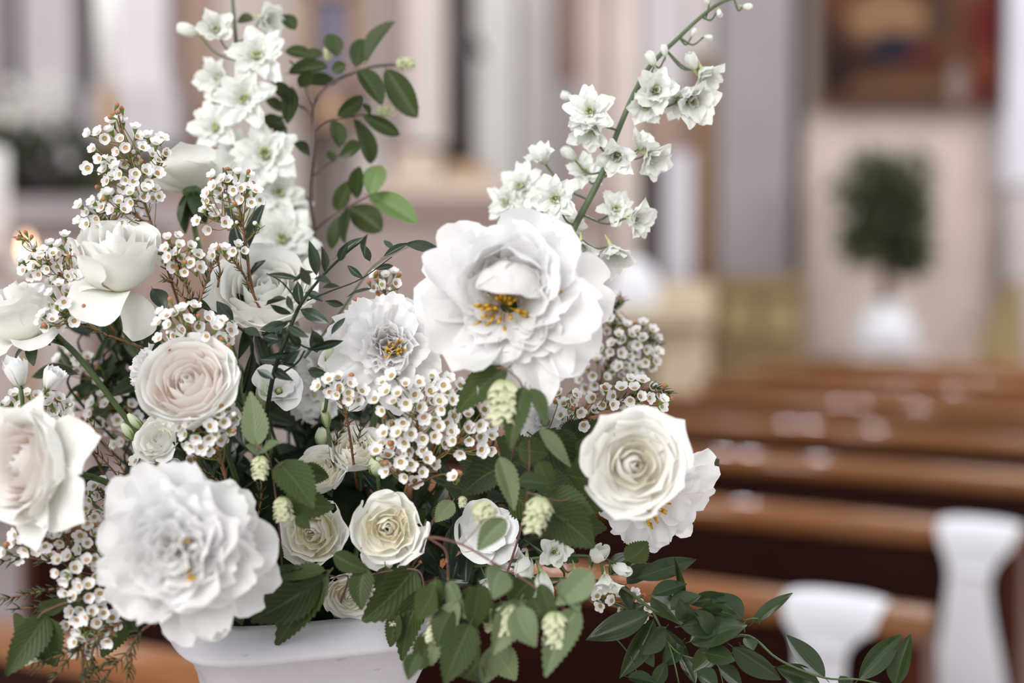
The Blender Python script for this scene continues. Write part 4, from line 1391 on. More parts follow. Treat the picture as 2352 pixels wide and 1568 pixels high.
GL = 'lisianthus blooms'
small_flower('lisianthus', 642, 892, 104, V3(0.25, 0.42, 0.85), 1.04, 31, 'small white lisianthus cup below the ruscus sprig', 'lisianthus',
             [(5, 1.35, 0.78, 62, 18, 0.0, 0.05, 0.75), (4, 1.05, 0.6, 70, 45, 0.05, 0.05, 0.6)], 'lisianthus_white', GL)
small_flower('lisianthus', 1122, 1222, 140, V3(-0.15, -0.02, 1.0), 1.03, 32, 'white lisianthus partly hidden by hop cones, lower right', 'lisianthus',
             [(5, 1.3, 0.72, 50, 12, 0.0, 0.05, 0.8), (5, 1.0, 0.5, 62, 40, 0.05, 0.05, 0.6)], 'lisianthus_white', GL)
small_flower('lisianthus', 44, 872, 76, V3(-0.15, 0.9, 0.3), 1.01, 33, 'small white lisianthus with a pointed tip, at the left edge', 'lisianthus',
             [(5, 1.9, 0.75, 55, 92, 0.0, 0.04, 0.75), (4, 1.7, 0.5, 70, 95, 0.05, 0.04, 0.5)], 'lisianthus_white', GL, tip=tip_point)
small_flower('lisianthus', 116, 880, 74, V3(0.45, 0.8, 0.3), 1.01, 34, 'small ruffled white lisianthus beside the pointed one', 'lisianthus',
             [(5, 1.7, 0.75, 55, 75, 0.0, 0.06, 0.75), (4, 1.5, 0.5, 70, 90, 0.05, 0.06, 0.5)], 'lisianthus_white', GL, tip=tip_rag)
small_flower('lisianthus', 1165, 1268, 90, V3(0.1, -0.45, 0.9), 1.035, 37, 'white lisianthus hanging under the hop leaf', 'lisianthus',
             [(5, 1.3, 0.72, 60, 30, 0.0, 0.05, 0.8), (4, 1.0, 0.5, 70, 50, 0.05, 0.05, 0.6)], 'lisianthus_white', GL)
GC = 'ruffled white carnations'
small_flower('carnation', 318, 842, 108, V3(-0.85, 0.25, 0.42), 1.03, 35, 'ruffled white carnation edge left of the blush rose', 'carnation',
             [(9, 1.05, 0.38, 30, 0, 0.0, 0.10, 0.5), (9, 0.9, 0.34, 45, 25, 0.05, 0.10, 0.5), (8, 0.75, 0.3, 60, 55, 0.08, 0.10, 0.5)], 'peony_white', GC, tip=tip_rag)
small_flower('carnation', 1255, 965, 135, V3(0.15, 0.25, 0.9), 1.05, 36, 'ruffled white carnation behind the hop leaves under the peony', 'carnation',
             [(9, 1.05, 0.38, 30, 0, 0.0, 0.10, 0.5), (9, 0.9, 0.34, 45, 25, 0.05, 0.10, 0.5), (8, 0.75, 0.3, 60, 55, 0.08, 0.10, 0.5)], 'peony_white', GC, tip=tip_rag)
small_flower('carnation', 745, 830, 190, V3(0.1, 0.4, 0.8), 1.12, 38, 'white carnation deep behind the ruscus sprig', 'carnation',
             [(9, 1.05, 0.38, 30, 0, 0.0, 0.08, 0.5), (9, 0.9, 0.34, 45, 25, 0.05, 0.08, 0.5), (8, 0.75, 0.3, 60, 55, 0.08, 0.08, 0.5)], 'peony_white', GC, tip=tip_rag)
small_flower('carnation', 720, 905, 130, V3(-0.1, 0.2, 0.9), 1.11, 39, 'white carnation in the shade below the ruscus sprig', 'carnation',
             [(9, 1.05, 0.38, 30, 0, 0.0, 0.08, 0.5), (9, 0.9, 0.34, 45, 25, 0.05, 0.08, 0.5)], 'peony_white', GC, tip=tip_rag)


def closed_bud(px, py, w, h, axis, d, seed, label, mat='bud_green', stem_to=None):
    rng = random.Random(seed)
    R, H = MM(w / 2, d), MM(h, d)
    ax = V3(*axis)
    c = P(px, py, d) - ax * H * 0.5
    root = empty('flower_bud', c, label, 'flower bud', 'closed flower buds', frame(ax))
    for i in range(5):
        s = np.clip(SS, 0, 1)
        rr = R * np.sin(PI * (0.12 + 0.82 * s)) ** 0.8
        zz = H * SS
        g = petal_geo(2 * PI * i / 5, SS, rr, zz, R * 1.05 * np.sin(PI * (0.14 + 0.78 * s)), np.maximum(rr, R * 0.3), lambda u, q: 1 - 0.06 * np.abs(u), rng, R * 0.03, 2, 7, 8)
        add_petal(root, g, MAT[mat], 1.0)
    for i in range(4):
        rr = R * 1.12 * np.sin(PI * (0.12 + 0.6 * np.clip(SS, 0, 1)))
        g = petal_geo(2 * PI * (i + .5) / 4, SS, rr, H * 0.62 * SS, R * 0.34 * np.maximum(0.05, 1 - SS * 0.95), np.maximum(rr, R * 0.3), tip_point, rng, 0, 2, 5, 6)
        add_petal(root, g, MAT['calyx_green'], 1.0, 'sepal')
    e = P(*stem_to, d + 0.03) if stem_to else vase_point(rng)
    a = c - ax * 0.03
    stem_part(root, c, ax, rng, 0.0014, 'stem_green', [c, a, a.lerp(e, 0.5), e])
    return root


closed_bud(758, 812, 27, 58, (0.1, 0.97, 0.2), 1.03, 51, 'slender pale bud upright left of the toothed peony', stem_to=(735, 960))
closed_bud(748, 950, 24, 62, (-0.1, 0.97, 0.2), 1.05, 52, 'narrow green bud low among the dark stems', stem_to=(740, 1090))
closed_bud(866, 1068, 42, 56, (0.0, 0.85, 0.5), 1.05, 53, 'plump green rosebud next to the cream spray rose', stem_to=(850, 1180))
closed_bud(740, 1003, 34, 46, (-0.1, 0.95, 0.2), 1.07, 56, 'green rosebud behind the cream spray roses', stem_to=(735, 1140))
closed_bud(293, 990, 22, 46, (-0.5, 0.8, 0.2), 1.03, 54, 'pale green bud left of the small spray rose', stem_to=(330, 1090))
closed_bud(310, 968, 22, 50, (-0.6, 0.75, 0.2), 1.035, 55, 'pale bud tucked under the blush rose', stem_to=(360, 1060))
closed_bud(605, 905, 36, 66, (-0.1, 0.97, 0.2), 1.035, 57, 'pale green bud touching the lisianthus cup', stem_to=(620, 1060))

# ------------------------------------------------------------------ delphiniums
delphinium('tall white delphinium spike at the upper left, slightly out of focus', [(660, 640, 0.0), (625, 480, 0.0), (585, 300, 0.0), (548, 140, 0.0), (532, -30, 0.0)], 1.17, [
    (434, 70, 30, (-0.8, 0.25, 0.2), 'bud'), (494, 62, 40, (0.1, 0.1, 1), 'bell', -0.02), (622, 45, 42, (0.75, -0.25, 0.55), 'bell', 0.01), (590, 124, 66, (0.1, 0.15, 1), 'face', -0.02),
    (488, 182, 50, (-0.55, -0.1, 0.8), 'bell', 0.0), (560, 226, 64, (0.05, 0.05, 1), 'face', -0.025), (492, 292, 58, (-0.15, 0.2, 0.95), 'face', -0.01), (608, 352, 72, (0.1, 0.15, 1), 'face', -0.02),
    (545, 345, 48, (-0.4, 0.2, 0.85), 'face', 0.01), (640, 440, 58, (0.35, 0.1, 0.9), 'face', -0.01), (585, 425, 52, (-0.2, 0.1, 0.95), 'face', 0.02), (650, 545, 74, (0.05, 0.2, 1), 'face', -0.02),
    (600, 505, 54, (-0.3, 0.1, 0.9), 'face', 0.02), (672, 480, 48, (0.5, 0.1, 0.8), 'face', 0.02), (690, 575, 50, (0.5, 0.0, 0.8), 'face', 0.01), (610, 590, 50, (-0.3, 0, 0.9), 'face', 0.02)], 61, r=0.0036)
delphinium('leaning white delphinium spike at the upper right', [(1285, 590, 0.0), (1320, 520, 0.0), (1385, 395, 0.0), (1420, 300, 0.01), (1480, 170, 0.015), (1560, 85, 0.02), (1640, 15, 0.02), (1700, -10, 0.02)], 1.08, [
    (1355, 255, 56, (-0.25, 0.05, 0.95), 'face', -0.01), (1352, 308, 46, (-0.25, -0.75, 0.6), 'bell', -0.005), (1508, 205, 48, (0.05, 0.0, 1), 'bell', -0.01), (1480, 250, 42, (-0.2, -0.55, 0.8), 'bell', 0.0),
    (1600, 238, 58, (0.35, -0.45, 0.8), 'bell', -0.005), (1555, 232, 44, (-0.1, -0.5, 0.8), 'face', 0.01), (1628, 180, 42, (0.45, -0.75, 0.4), 'bell', 0.01), (1590, 142, 30, (-0.3, 0.6, 0.6), 'bud', 0.01), (1497, 137, 22, (-0.4, 0.8, 0.3), 'bud', 0.0),
    (1526, 118, 17, (-0.2, 0.9, 0.3), 'bud', 0.01), (1415, 365, 46, (-0.1, -0.45, 0.9), 'bell', -0.02), (1508, 368, 48, (0.55, -0.45, 0.7), 'bell', 0.0), (1478, 322, 34, (0.3, 0.6, 0.6), 'bell', 0.005),
    (1240, 352, 38, (-0.4, 0.7, 0.5), 'bell', 0.02), (1304, 222, 20, (-0.85, 0.3, 0.3), 'bud', 0.01), (1308, 355, 28, (-0.6, 0.5, 0.5), 'bud', 0.01), (1195, 425, 56, (-0.4, 0.2, 0.85), 'face', 0.05), (1160, 465, 46, (-0.6, -0.1, 0.7), 'face', 0.05),
    (1275, 455, 54, (-0.25, -0.15, 0.95), 'face', -0.015), (1345, 395, 40, (0.0, 0.2, 0.9), 'face', 0.02), (1415, 478, 44, (0.3, 0.35, 0.85), 'face', 0.01), (1470, 505, 46, (0.7, -0.2, 0.6), 'bell', 0.0),
    (1332, 578, 44, (-0.05, -0.7, 0.7), 'bell', -0.015), (1410, 595, 50, (0.15, -0.8, 0.55), 'bell', -0.005), (1310, 520, 34, (-0.3, 0.2, 0.9), 'face', 0.02), (1225, 500, 44, (-0.4, -0.3, 0.8), 'face', 0.05),
    (1592, 76, 13, (0.3, 0.7, 0.3), 'bud', 0.02), (1626, 86, 14, (0.8, -0.2, 0.3), 'bud', 0.02), (1716, 15, 15, (0.9, -0.1, 0.3), 'bud', 0.02), (1652, 28, 13, (0.2, -0.8, 0.3), 'bud', 0.02), (1625, 2, 14, (-0.3, 0.8, 0.3), 'bud', 0.02)], 62, r=0.0030)
delphinium('short white delphinium side shoot drooping under the loose peony', [(1090, 1300, 0.03), (1200, 1285, 0.01), (1300, 1275, 0.0), (1380, 1280, 0.0), (1425, 1300, 0.0)], 1.02, [
    (1206, 1302, 46, (-0.1, -0.4, 0.8), 'bud', 0.0), (1248, 1345, 50, (0.1, -0.7, 0.6), 'bud', 0.0), (1275, 1268, 36, (0.1, 0.1, 1), 'bell', -0.005), (1392, 1345, 36, (0.05, -0.9, 0.5), 'bell', -0.005), (1426, 1306, 30, (0.7, -0.2, 0.5), 'bud', 0.0),
    (1374, 1272, 40, (0.3, 0.5, 0.6), 'bud', 0.0), (1320, 1335, 36, (0.0, -0.9, 0.4), 'bell', 0.005), (1210, 1350, 36, (-0.1, -0.8, 0.5), 'bell', 0.01), (1130, 1340, 30, (0, -0.8, 0.5), 'bell', 0.02)], 63, r=0.0014, mat='stem_green')

# ------------------------------------------------------------------ leafy branches
DB = 1.18
br_leaves = [(843, 141, 905, 48, 56), (887, 160, 954, 268, 60), (824, 161, 877, 239, 46), (835, 222, 778, 264, 36), (835, 264, 919, 310, 34), (812, 275, 847, 377, 50), (765, 275, 781, 337, 38),
             (782, 358, 838, 338, 40), (709, 354, 676, 330, 30), (805, 415, 770, 483, 40), (820, 455, 826, 383, 36), (850, 446, 874, 378, 50, None, None, 'branch_leaf_pale'), (848, 448, 957, 510, 56, None, None, 'branch_leaf_pale'),
             (803, 478, 878, 532, 62), (801, 478, 797, 562, 28), (782, 495, 760, 572, 36), (655, 118, 716, 126, 30), (663, 168, 753, 152, 38), (625, 187, 667, 234, 34), (694, 184, 772, 190, 34),
             (775, 130, 757, 75, 44, None, None, 'branch_leaf'), (816, 153, 836, 88, 44), (795, 148, 762, 162, 30), (610, 230, 648, 254, 34), (594, 280, 652, 284, 34), (630, 290, 655, 312, 30), (545, 50, 582, 44, 32),
             (650, 36, 680, 70, 32), (668, 200, 660, 280, 36), (690, 200, 712, 165, 34), (655, 270, 600, 300, 30), (700, 130, 740, 118, 32), (850, 268, 838, 240, 22), (770, 372, 755, 345, 22)]
leafy('leafy_branch', 'upright twiggy branch with rounded green leaves behind the delphinium', 'branch', 'cut foliage branches', [
    ([(728, 640, 0.0), (722, 530, 0.0), (712, 440, 0.0), (722, 330, 0.0), (722, 245, 0.0), (760, 192, 0.0), (850, 155, 0.005), (925, 148, 0.01)], 0.0019, 0.0010),
    ([(722, 247, 0), (705, 210, 0), (690, 165, 0), (665, 140, 0)], 0.0012, 0.0008), ([(722, 272, 0), (690, 245, 0.005), (640, 240, 0.01)], 0.0012, 0.0007), ([(722, 300, 0), (755, 277, -0.005), (838, 263, -0.01)], 0.0012, 0.0007),
    ([(720, 402, 0), (760, 372, 0.005), (790, 348, 0.01)], 0.0011, 0.0006), ([(722, 530, 0), (770, 492, -0.005), (852, 446, -0.01)], 0.0013, 0.0007), ([(712, 462, 0), (692, 445, 0.005)], 0.0009, 0.0006)],
    br_leaves, 'branch_leaf', 71, 'twig_grey', DB)
root = [o for o in COL.objects if o.name == 'leafy_branch'][0]
rng = random.Random(5)
for (x, y, w, h) in ((932, 146, 30, 48), (886, 256, 28, 42), (752, 125, 20, 30)):
    hop_cone(root, root.location.copy(), x, y, DB, w, h, rng, (0.9, -0.1, 0.2) if x > 800 else (0, 1, 0.2))

DR = 1.0
ru_leaves = [(688, 641, 612, 628, 15), (674, 647, 722, 627, 17), (693, 705, 682, 645, 25), (674, 714, 662, 680, 16), (668, 720, 622, 702, 19), (690, 711, 754, 740, 29), (662, 742, 597, 757, 24), (650, 745, 641, 783, 26),
             (662, 748, 714, 774, 20), (716, 757, 731, 813, 33), (705, 804, 790, 782, 19), (688, 801, 648, 789, 20), (654, 768, 614, 795, 22), (690, 804, 658, 833, 22), (648, 829, 600, 828, 24), (676, 812, 600, 822, 13), (761, 768, 792, 728, 18),
             (738, 661, 781, 656, 13), (752, 857, 706, 850, 24), (727, 632, 713, 553, 28), (745, 625, 735, 562, 20), (770, 592, 836, 548, 20), (838, 590, 842, 538, 22), (700, 672, 742, 690, 22), (712, 655, 690, 610, 22), (720, 640, 760, 648, 18),
             (780, 600, 800, 556, 20), (660, 760, 690, 800, 22), (640, 780, 606, 775, 20), (632, 850, 668, 872, 22), (628, 870, 590, 850, 20), (612, 700, 660, 690, 14)]
leafy('ruscus_sprig', 'dark glossy ruscus sprig in the middle of the bouquet', 'foliage sprig', 'cut foliage branches', [
    ([(600, 1040, 0.06), (626, 870, 0.01), (660, 770, 0.0), (690, 700, 0.0), (735, 640, 0.0), (790, 585, 0.01), (838, 548, 0.02)], 0.0019, 0.0007),
    ([(660, 770, 0), (710, 800, 0), (770, 790, 0)], 0.0008, 0.0005), ([(674, 735, 0), (640, 745, 0), (600, 770, 0)], 0.0008, 0.0005), ([(626, 870, 0.01), (680, 835, 0), (700, 805, 0)], 0.0009, 0.0006), ([(690, 700, 0), (650, 650, 0), (612, 628, 0)], 0.0007, 0.0004),
    ([(705, 690, 0), (760, 668, 0), (830, 640, 0.02), (900, 590, 0.04)], 0.0007, 0.0004)], ru_leaves, 'ruscus_leaf', 72, 'stem_dark', DR)
leafy('ruscus_sprig', 'thin blurred ruscus tip beside the largest peony', 'foliage sprig', 'cut foliage branches', [
    ([(700, 820, 0.02), (780, 720, 0.06), (860, 610, 0.09), (960, 555, 0.10)], 0.0012, 0.0005)],
    [(880, 590, 940, 556, 16), (850, 600, 835, 560, 18), (930, 560, 1012, 572, 26), (860, 618, 905, 610, 14), (800, 680, 850, 660, 16), (790, 700, 745, 690, 16), (835, 640, 800, 610, 16), (905, 575, 880, 548, 14)], 'ruscus_leaf', 73, 'stem_green', 1.05, jit=0.02)
leafy('ruscus_sprig', 'pair of long dark leaves behind the upright waxflower sprig', 'foliage sprig', 'cut foliage branches', [
    ([(585, 900, 0.03), (575, 740, 0.01), (570, 600, 0.0), (555, 500, 0.0)], 0.0016, 0.0008)],
    [(572, 568, 608, 462, 32), (570, 600, 535, 505, 36), (556, 520, 520, 462, 24), (571, 640, 612, 600, 26), (573, 690, 530, 680, 20), (578, 730, 545, 830, 26), (585, 760, 612, 850, 26), (580, 800, 560, 900, 24), (588, 830, 600, 930, 24)], 'ruscus_leaf', 74, 'stem_dark', 1.07)
leafy('ruscus_sprig', 'small oval ruscus leaves between the upper roses', 'foliage sprig', 'cut foliage branches', [
    ([(560, 900, 0.05), (580, 790, 0.01), (530, 740, 0.0), (470, 705, 0.0), (415, 680, 0.0)], 0.0012, 0.0005)],
    [(536, 735, 497, 692, 30), (492, 722, 424, 686, 18), (560, 755, 600, 775, 22), (350, 662, 380, 712, 38), (470, 706, 440, 720, 16)], 'ruscus_leaf', 75, 'stem_dark', 1.02)

DS = 1.03
sm_leaves = [(1461, 1328, 1602, 1283, 42), (1563, 1384, 1544, 1277, 15), (1497, 1366, 1577, 1345, 36), (1491, 1410, 1345, 1468, 52), (1502, 1421, 1425, 1559, 46), (1497, 1371, 1558, 1423, 50), (1563, 1438, 1688, 1415, 62),
             (1585, 1473, 1712, 1432, 64), (1707, 1421, 1634, 1356, 58), (1729, 1430, 1817, 1360, 28), (1580, 1384, 1670, 1370, 32), (1613, 1394, 1686, 1415, 22), (1682, 1485, 1794, 1567, 52), (1713, 1460, 1730, 1495, 32),
             (1895, 1556, 1801, 1459, 46), (1782, 1532, 1886, 1572, 42), (1972, 1560, 2072, 1456, 46), (2055, 1573, 2088, 1459, 46), (1619, 1499, 1688, 1515, 52), (1414, 1338, 1453, 1410, 32), (1519, 1438, 1582, 1512, 36), (1442, 1554, 1510, 1570, 28),
             (1560, 1500, 1600, 1570, 34), (1600, 1540, 1650, 1580, 40), (1530, 1520, 1500, 1580, 30), (1470, 1480, 1500, 1530, 26), (1640, 1450, 1600, 1400, 40), (1440, 1340, 1500, 1300, 40), (1400, 1320, 1460, 1270, 44), (1930, 1552, 1950, 1590, 24), (1650, 1530, 1700, 1575, 38), (1540, 1400, 1610, 1365, 44), (1600, 1430, 1560, 1380, 46), (1530, 1440, 1470, 1500, 44), (1640, 1480, 1590, 1540, 44), (1690, 1440, 1640, 1400, 46), (1480, 1390, 1420, 1430, 40), (1570, 1470, 1520, 1530, 40), (1700, 1480, 1740, 1540, 40), (1620, 1420, 1690, 1390, 42)]
sm_leaves = [L[:4] + (L[4] * 1.1,) for L in sm_leaves]
leafy('smilax_vine', 'trailing dark smilax vine with pointed leaves at the lower right', 'vine', 'cut foliage branches', [
    ([(1200, 1330, 0.06), (1330, 1330, 0.03), (1420, 1345, 0.0), (1500, 1400, 0.0), (1580, 1440, 0.0), (1640, 1470, 0.0), (1720, 1460, 0.0), (1790, 1515, 0.0), (1893, 1556, 0.0), (1975, 1560, 0.0), (2060, 1580, 0.0)], 0.0015, 0.0006),
    ([(1350, 1365, 0.03), (1450, 1400, 0.01), (1500, 1415, 0)], 0.001, 0.0006), ([(1500, 1405, 0), (1540, 1490, 0), (1560, 1570, 0)], 0.0009, 0.0005), ([(1510, 1440, 0.0), (1560, 1500, 0.0), (1640, 1515, 0.01), (1700, 1490, 0.01)], 0.0008, 0.0004),
    ([(1410, 1460, 0.01), (1450, 1510, 0), (1470, 1570, 0)], 0.0006, 0.0003), ([(1620, 1480, 0.0), (1650, 1530, 0.0), (1665, 1590, 0)], 0.0006, 0.0003), ([(1710, 1452, 0), (1712, 1425, 0), (1740, 1420, -0.005), (1745, 1432, 0)], 0.0007, 0.0004)], sm_leaves, 'smilax_leaf', 76, 'stem_green', DS)

# hop branches
PALE = 'hop_leaf_pale'
HB = 'hop branches'


def hop_branch(label, twigs, leaves, cones, seed, d, twig='twig_red', mat='hop_leaf'):
    twigs = [(p, a * 0.5, b * 0.5) for p, a, b in twigs]
    leaves = [L[:4] + (L[4] * 1.16,) + L[5:] for L in leaves]
    root, base, rng = leafy('hop_branch', label, 'hop branch', HB, twigs, leaves, mat, seed, twig, d)
    for c in cones:
        hop_cone(root, base, c[0], c[1], c[4], c[2], c[3], rng, c[5] if len(c) > 5 else (0, -1, 0.15))
    return root


hop_branch('hop branch with serrated dark leaves and two small pale cones left of the spray roses', [([(650, 1330, 0.08), (640, 1200, 0.03), (620, 1060, 0.0), (590, 1020, 0.0), (585, 1000, 0)], 0.0016, 0.0009), ([(625, 1080, 0), (650, 1062, 0)], 0.001, 0.0008)],
           [(590, 1022, 574, 900, 56, None, None, PALE), (600, 1036, 642, 1013, 32, None, None, PALE), (602, 1036, 564, 1022, 28, None, None, PALE), (640, 1062, 722, 1162, 84), (690, 1075, 753, 1095, 44), (655, 1140, 770, 1163, 70), (680, 1185, 714, 1212, 34)],
           [(598, 1075, 46, 56, 0.97), (649, 1172, 50, 62, 0.97)], 81, 0.975)
hop_branch('low hop branch with broad dark serrated leaves hanging over the planter', [([(760, 1440, 0.06), (800, 1330, 0.02), (770, 1325, 0.0), (745, 1318, 0.0)], 0.0016, 0.001), ([(800, 1330, 0.02), (900, 1310, 0.01), (960, 1310, 0.0), (975, 1350, 0)], 0.0014, 0.0008)],
           [(747, 1310, 635, 1324, 48, None, None, 'hop_leaf', (0, 0.9, 0.6)), (741, 1322, 580, 1425, 98), (752, 1320, 628, 1483, 80), (766, 1272, 850, 1310, 42), (838, 1305, 830, 1400, 54), (953, 1305, 830, 1424, 98), (970, 1352, 918, 1523, 58), (915, 1411, 894, 1488, 42), (885, 1300, 900, 1400, 60), (700, 1330, 640, 1300, 40)],
           [(905, 1420, 30, 40, 0.99)], 82, 0.985)
hop_branch('reddish hop twig with pale leaves and cones drooping at the bottom centre', [([(930, 1330, 0.10), (968, 1262, 0.05), (985, 1234, 0.0), (1060, 1250, 0.0), (1130, 1290, 0.0), (1210, 1335, 0.0), (1290, 1395, 0.0), (1330, 1400, 0)], 0.0019, 0.0011),
            ([(985, 1235, 0), (1022, 1262, 0), (1028, 1300, 0), (1030, 1340, 0)], 0.0012, 0.0009), ([(985, 1234, 0), (988, 1208, 0), (1000, 1188, 0)], 0.0010, 0.0007), ([(1120, 1282, 0), (1150, 1315, 0), (1155, 1350, 0)], 0.0010, 0.0007), ([(1060, 1250, 0), (1090, 1220, 0), (1110, 1190, 0)], 0.0009, 0.0006)],
           [(1052, 1381, 984, 1530, 62, None, None, PALE), (1030, 1335, 1066, 1420, 44, None, None, PALE), (1081, 1432, 1022, 1572, 78), (1075, 1345, 1122, 1432, 62, None, None, 'hop_leaf'), (1152, 1308, 1130, 1378, 68, None, None, PALE), (1196, 1377, 1128, 1502, 74, None, None, PALE), (1155, 1470, 1112, 1575, 62, None, None, PALE),
            (1222, 1381, 1188, 1436, 62, None, None, PALE), (1360, 1313, 1278, 1388, 62, None, None, PALE), (1327, 1398, 1252, 1554, 68, None, None, PALE), (1000, 1330, 1010, 1400, 40), (1240, 1340, 1280, 1440, 40), (1150, 1380, 1180, 1470, 56), (960, 1500, 938, 1560, 40), (1100, 1480, 1060, 1560, 60), (1100, 1340, 1090, 1450, 64), (1040, 1400, 1000, 1485, 54), (1185, 1395, 1232, 1485, 66, None, None, PALE), (1250, 1370, 1210, 1472, 64), (1290, 1330, 1335, 1402, 54, None, None, PALE), (1010, 1440, 962, 1545, 62), (1070, 1500, 1112, 1578, 66), (1135, 1480, 1185, 1565, 64, None, None, PALE), (1000, 1345, 960, 1420, 56), (1225, 1330, 1170, 1400, 60)],
           [(1003, 1440, 42, 84, 0.955, (-0.3, -0.95, 0.1)), (1166, 1425, 44, 80, 0.94, (-0.15, -1, 0.1)), (1274, 1450, 58, 92, 0.93, (0, -1, 0.1)), (1130, 1425, 50, 54, 0.97)], 83, 0.945)
hop_branch('hop branch with a large pale cone hanging under the largest peony', [([(1160, 1120, 0.10), (1190, 980, 0.05), (1200, 890, 0.0), (1165, 850, 0.0), (1140, 845, 0)], 0.0017, 0.001), ([(1200, 890, 0), (1240, 930, 0.01), (1245, 990, 0.01)], 0.001, 0.0008)],
           [(1165, 846, 1042, 950, 66), (1205, 890, 1172, 1030, 56), (1220, 892, 1256, 976, 40), (1238, 985, 1314, 1072, 36, None, None, PALE), (1190, 880, 1290, 880, 40, 0.99, 1.0)], [(1157, 928, 82, 112, 0.945)], 84, 0.95)
hop_branch('hop branch of broad dark leaves left of the cream centred rose', [([(1160, 1330, 0.06), (1200, 1200, 0.03), (1215, 1080, 0.0), (1215, 1010, 0.0)], 0.0018, 0.001), ([(1210, 1130, 0), (1280, 1150, 0), (1340, 1140, 0.01)], 0.0012, 0.0008)],
           [(1222, 1000, 1335, 1085, 92, 1.02, 1.03), (1165, 1070, 1058, 1135, 105, 1.02, 1.03), (1148, 1048, 1180, 1172, 46, 0.97, 0.97, PALE), (1192, 1105, 1264, 1110, 42, 0.95, 0.95, 'hop_leaf'), (1235, 1060, 1272, 1124, 50, 0.97, 0.97), (1260, 1138, 1362, 1180, 80, 0.98, 0.98), (1345, 1120, 1407, 1168, 64, 1.0, 1.0),
            (1260, 1172, 1368, 1257, 92, 0.97, 0.97), (1438, 1288, 1487, 1245, 52, 1.02, 1.03), (1523, 1200, 1552, 1228, 28, 1.04, 1.04), (1612, 1078, 1652, 1053, 44, 1.06, 1.06), (1162, 1192, 1098, 1264, 50, 0.94, 0.94, PALE), (1300, 1010, 1340, 960, 60, 1.04, 1.05), (1040, 1150, 1000, 1200, 40, 1.0, 1.0, PALE), (1190, 1030, 1260, 1040, 60, 1.0, 1.0), (1320, 1070, 1350, 1000, 50, 1.03, 1.03), (1290, 1085, 1402, 1100, 76, 1.01, 1.02), (1210, 1060, 1140, 1005, 66, 1.03, 1.04), (1270, 1000, 1335, 1045, 64, 1.03, 1.03), (1180, 1130, 1246, 1188, 66, 1.01, 1.01), (1300, 1185, 1395, 1215, 64, 1.02, 1.02), (1120, 1090, 1050, 1050, 66, 1.04, 1.05), (1230, 1110, 1330, 1150, 84, 1.0, 1.0), (1100, 1130, 1020, 1110, 60, 1.05, 1.05), (1250, 1230, 1330, 1290, 60, 1.04, 1.04), (1330, 1020, 1400, 970, 56, 1.05, 1.06)],
           [(1113, 1180, 72, 60, 0.95, (0.7, -0.7, 0.2)), (1233, 1185, 60, 92, 0.945, (-0.25, -0.95, 0.1)), (1062, 1153, 22, 28, 1.0)], 85, 0.975, 'twig_red')
hop_branch('hop branch with drooping green leaves in the bottom left corner', [([(420, 1460, 0.12), (330, 1400, 0.06), (200, 1375, 0.0), (110, 1400, 0.0), (85, 1420, 0)], 0.0016, 0.0009)],
           [(110, 1410, 14, 1552, 70), (100, 1418, 130, 1535, 76), (90, 1402, 158, 1378, 38), (290, 1400, 230, 1512, 64, 1.0, 1.0), (285, 1400, 317, 1452, 32, 1.0, 1.0), (60, 1420, 40, 1470, 60), (150, 1390, 180, 1350, 50, 1.0, 1.0)], [(80, 1490, 38, 74, 0.98, (0.1, -1, 0.1))], 86, 0.965)
hop_branch('small serrated leaves peeping out around the double peony', [([(640, 1450, 0.06), (590, 1390, 0.0), (540, 1385, 0.0)], 0.0014, 0.0008)],
           [(528, 1385, 556, 1437, 38), (452, 1440, 502, 1467, 28, 0.96, 0.96), (580, 1318, 612, 1368, 34), (590, 1280, 640, 1330, 50), (600, 1230, 650, 1280, 44)], [], 87, 1.02)

# ------------------------------------------------------------------ waxflower sprigs
waxflower('tall waxflower sprig topped by red buds, upper left', [(450, 820, 0.05), (385, 620, 0.01), (350, 520, 0.0), (325, 440, 0.0), (295, 350, 0.0), (272, 265, 0.0)], 1.045,
          [(270, 330, 62, 52, 15), (305, 390, 72, 48, 16), (310, 445, 72, 30, 10), (345, 345, 36, 36, 4), (205, 382, 10, 10, 1), (232, 308, 26, 14, 2)], 101, buds=3, budpos=((268, 243), (258, 262), (280, 252), (272, 258), (256, 270)), size=14, extra=([(325, 440, 0), (370, 380, 0), (385, 340, 0)],), needle=36)
waxflower('low waxflower sprig left of the tall one, above the side-view rose', [(360, 560, 0.02), (320, 500, 0.0), (270, 480, 0.0), (215, 500, 0.0)], 1.04, [(255, 480, 72, 36, 13), (222, 505, 42, 34, 7)], 102, buds=4, budpos=((226, 430), (236, 458)), size=14, needle=24)
waxflower('upright budding waxflower sprig before the tall delphinium', [(600, 760, 0.05), (570, 610, 0.01), (558, 520, 0.0), (540, 440, 0.0), (512, 385, 0.0)], 1.03, [(535, 425, 58, 34, 13), (560, 450, 40, 25, 5), (500, 500, 46, 34, 8), (488, 445, 20, 20, 2)], 103, buds=6, white_buds=5,
          budpos=((470, 480, 1), (588, 515, 1), (525, 388), (490, 435), (570, 395)), size=13.5, needle=30, extra=([(558, 520, 0), (520, 510, 0), (490, 490, 0)], [(558, 560, 0), (580, 540, 0), (588, 522, 0)]))
waxflower('waxflower sprig with red bud tip reaching past the candle glow', [(260, 760, 0.05), (205, 690, 0.01), (160, 650, 0.0), (110, 600, 0.0), (62, 552, 0.0), (42, 540, 0.0)], 1.04, [(118, 590, 50, 36, 10), (150, 570, 24, 30, 4), (85, 610, 40, 26, 6), (150, 635, 40, 22, 6)], 104, buds=3,
          budpos=((60, 536), (44, 548), (72, 545), (54, 552), (158, 592), (170, 592)), size=13.5, needle=36)
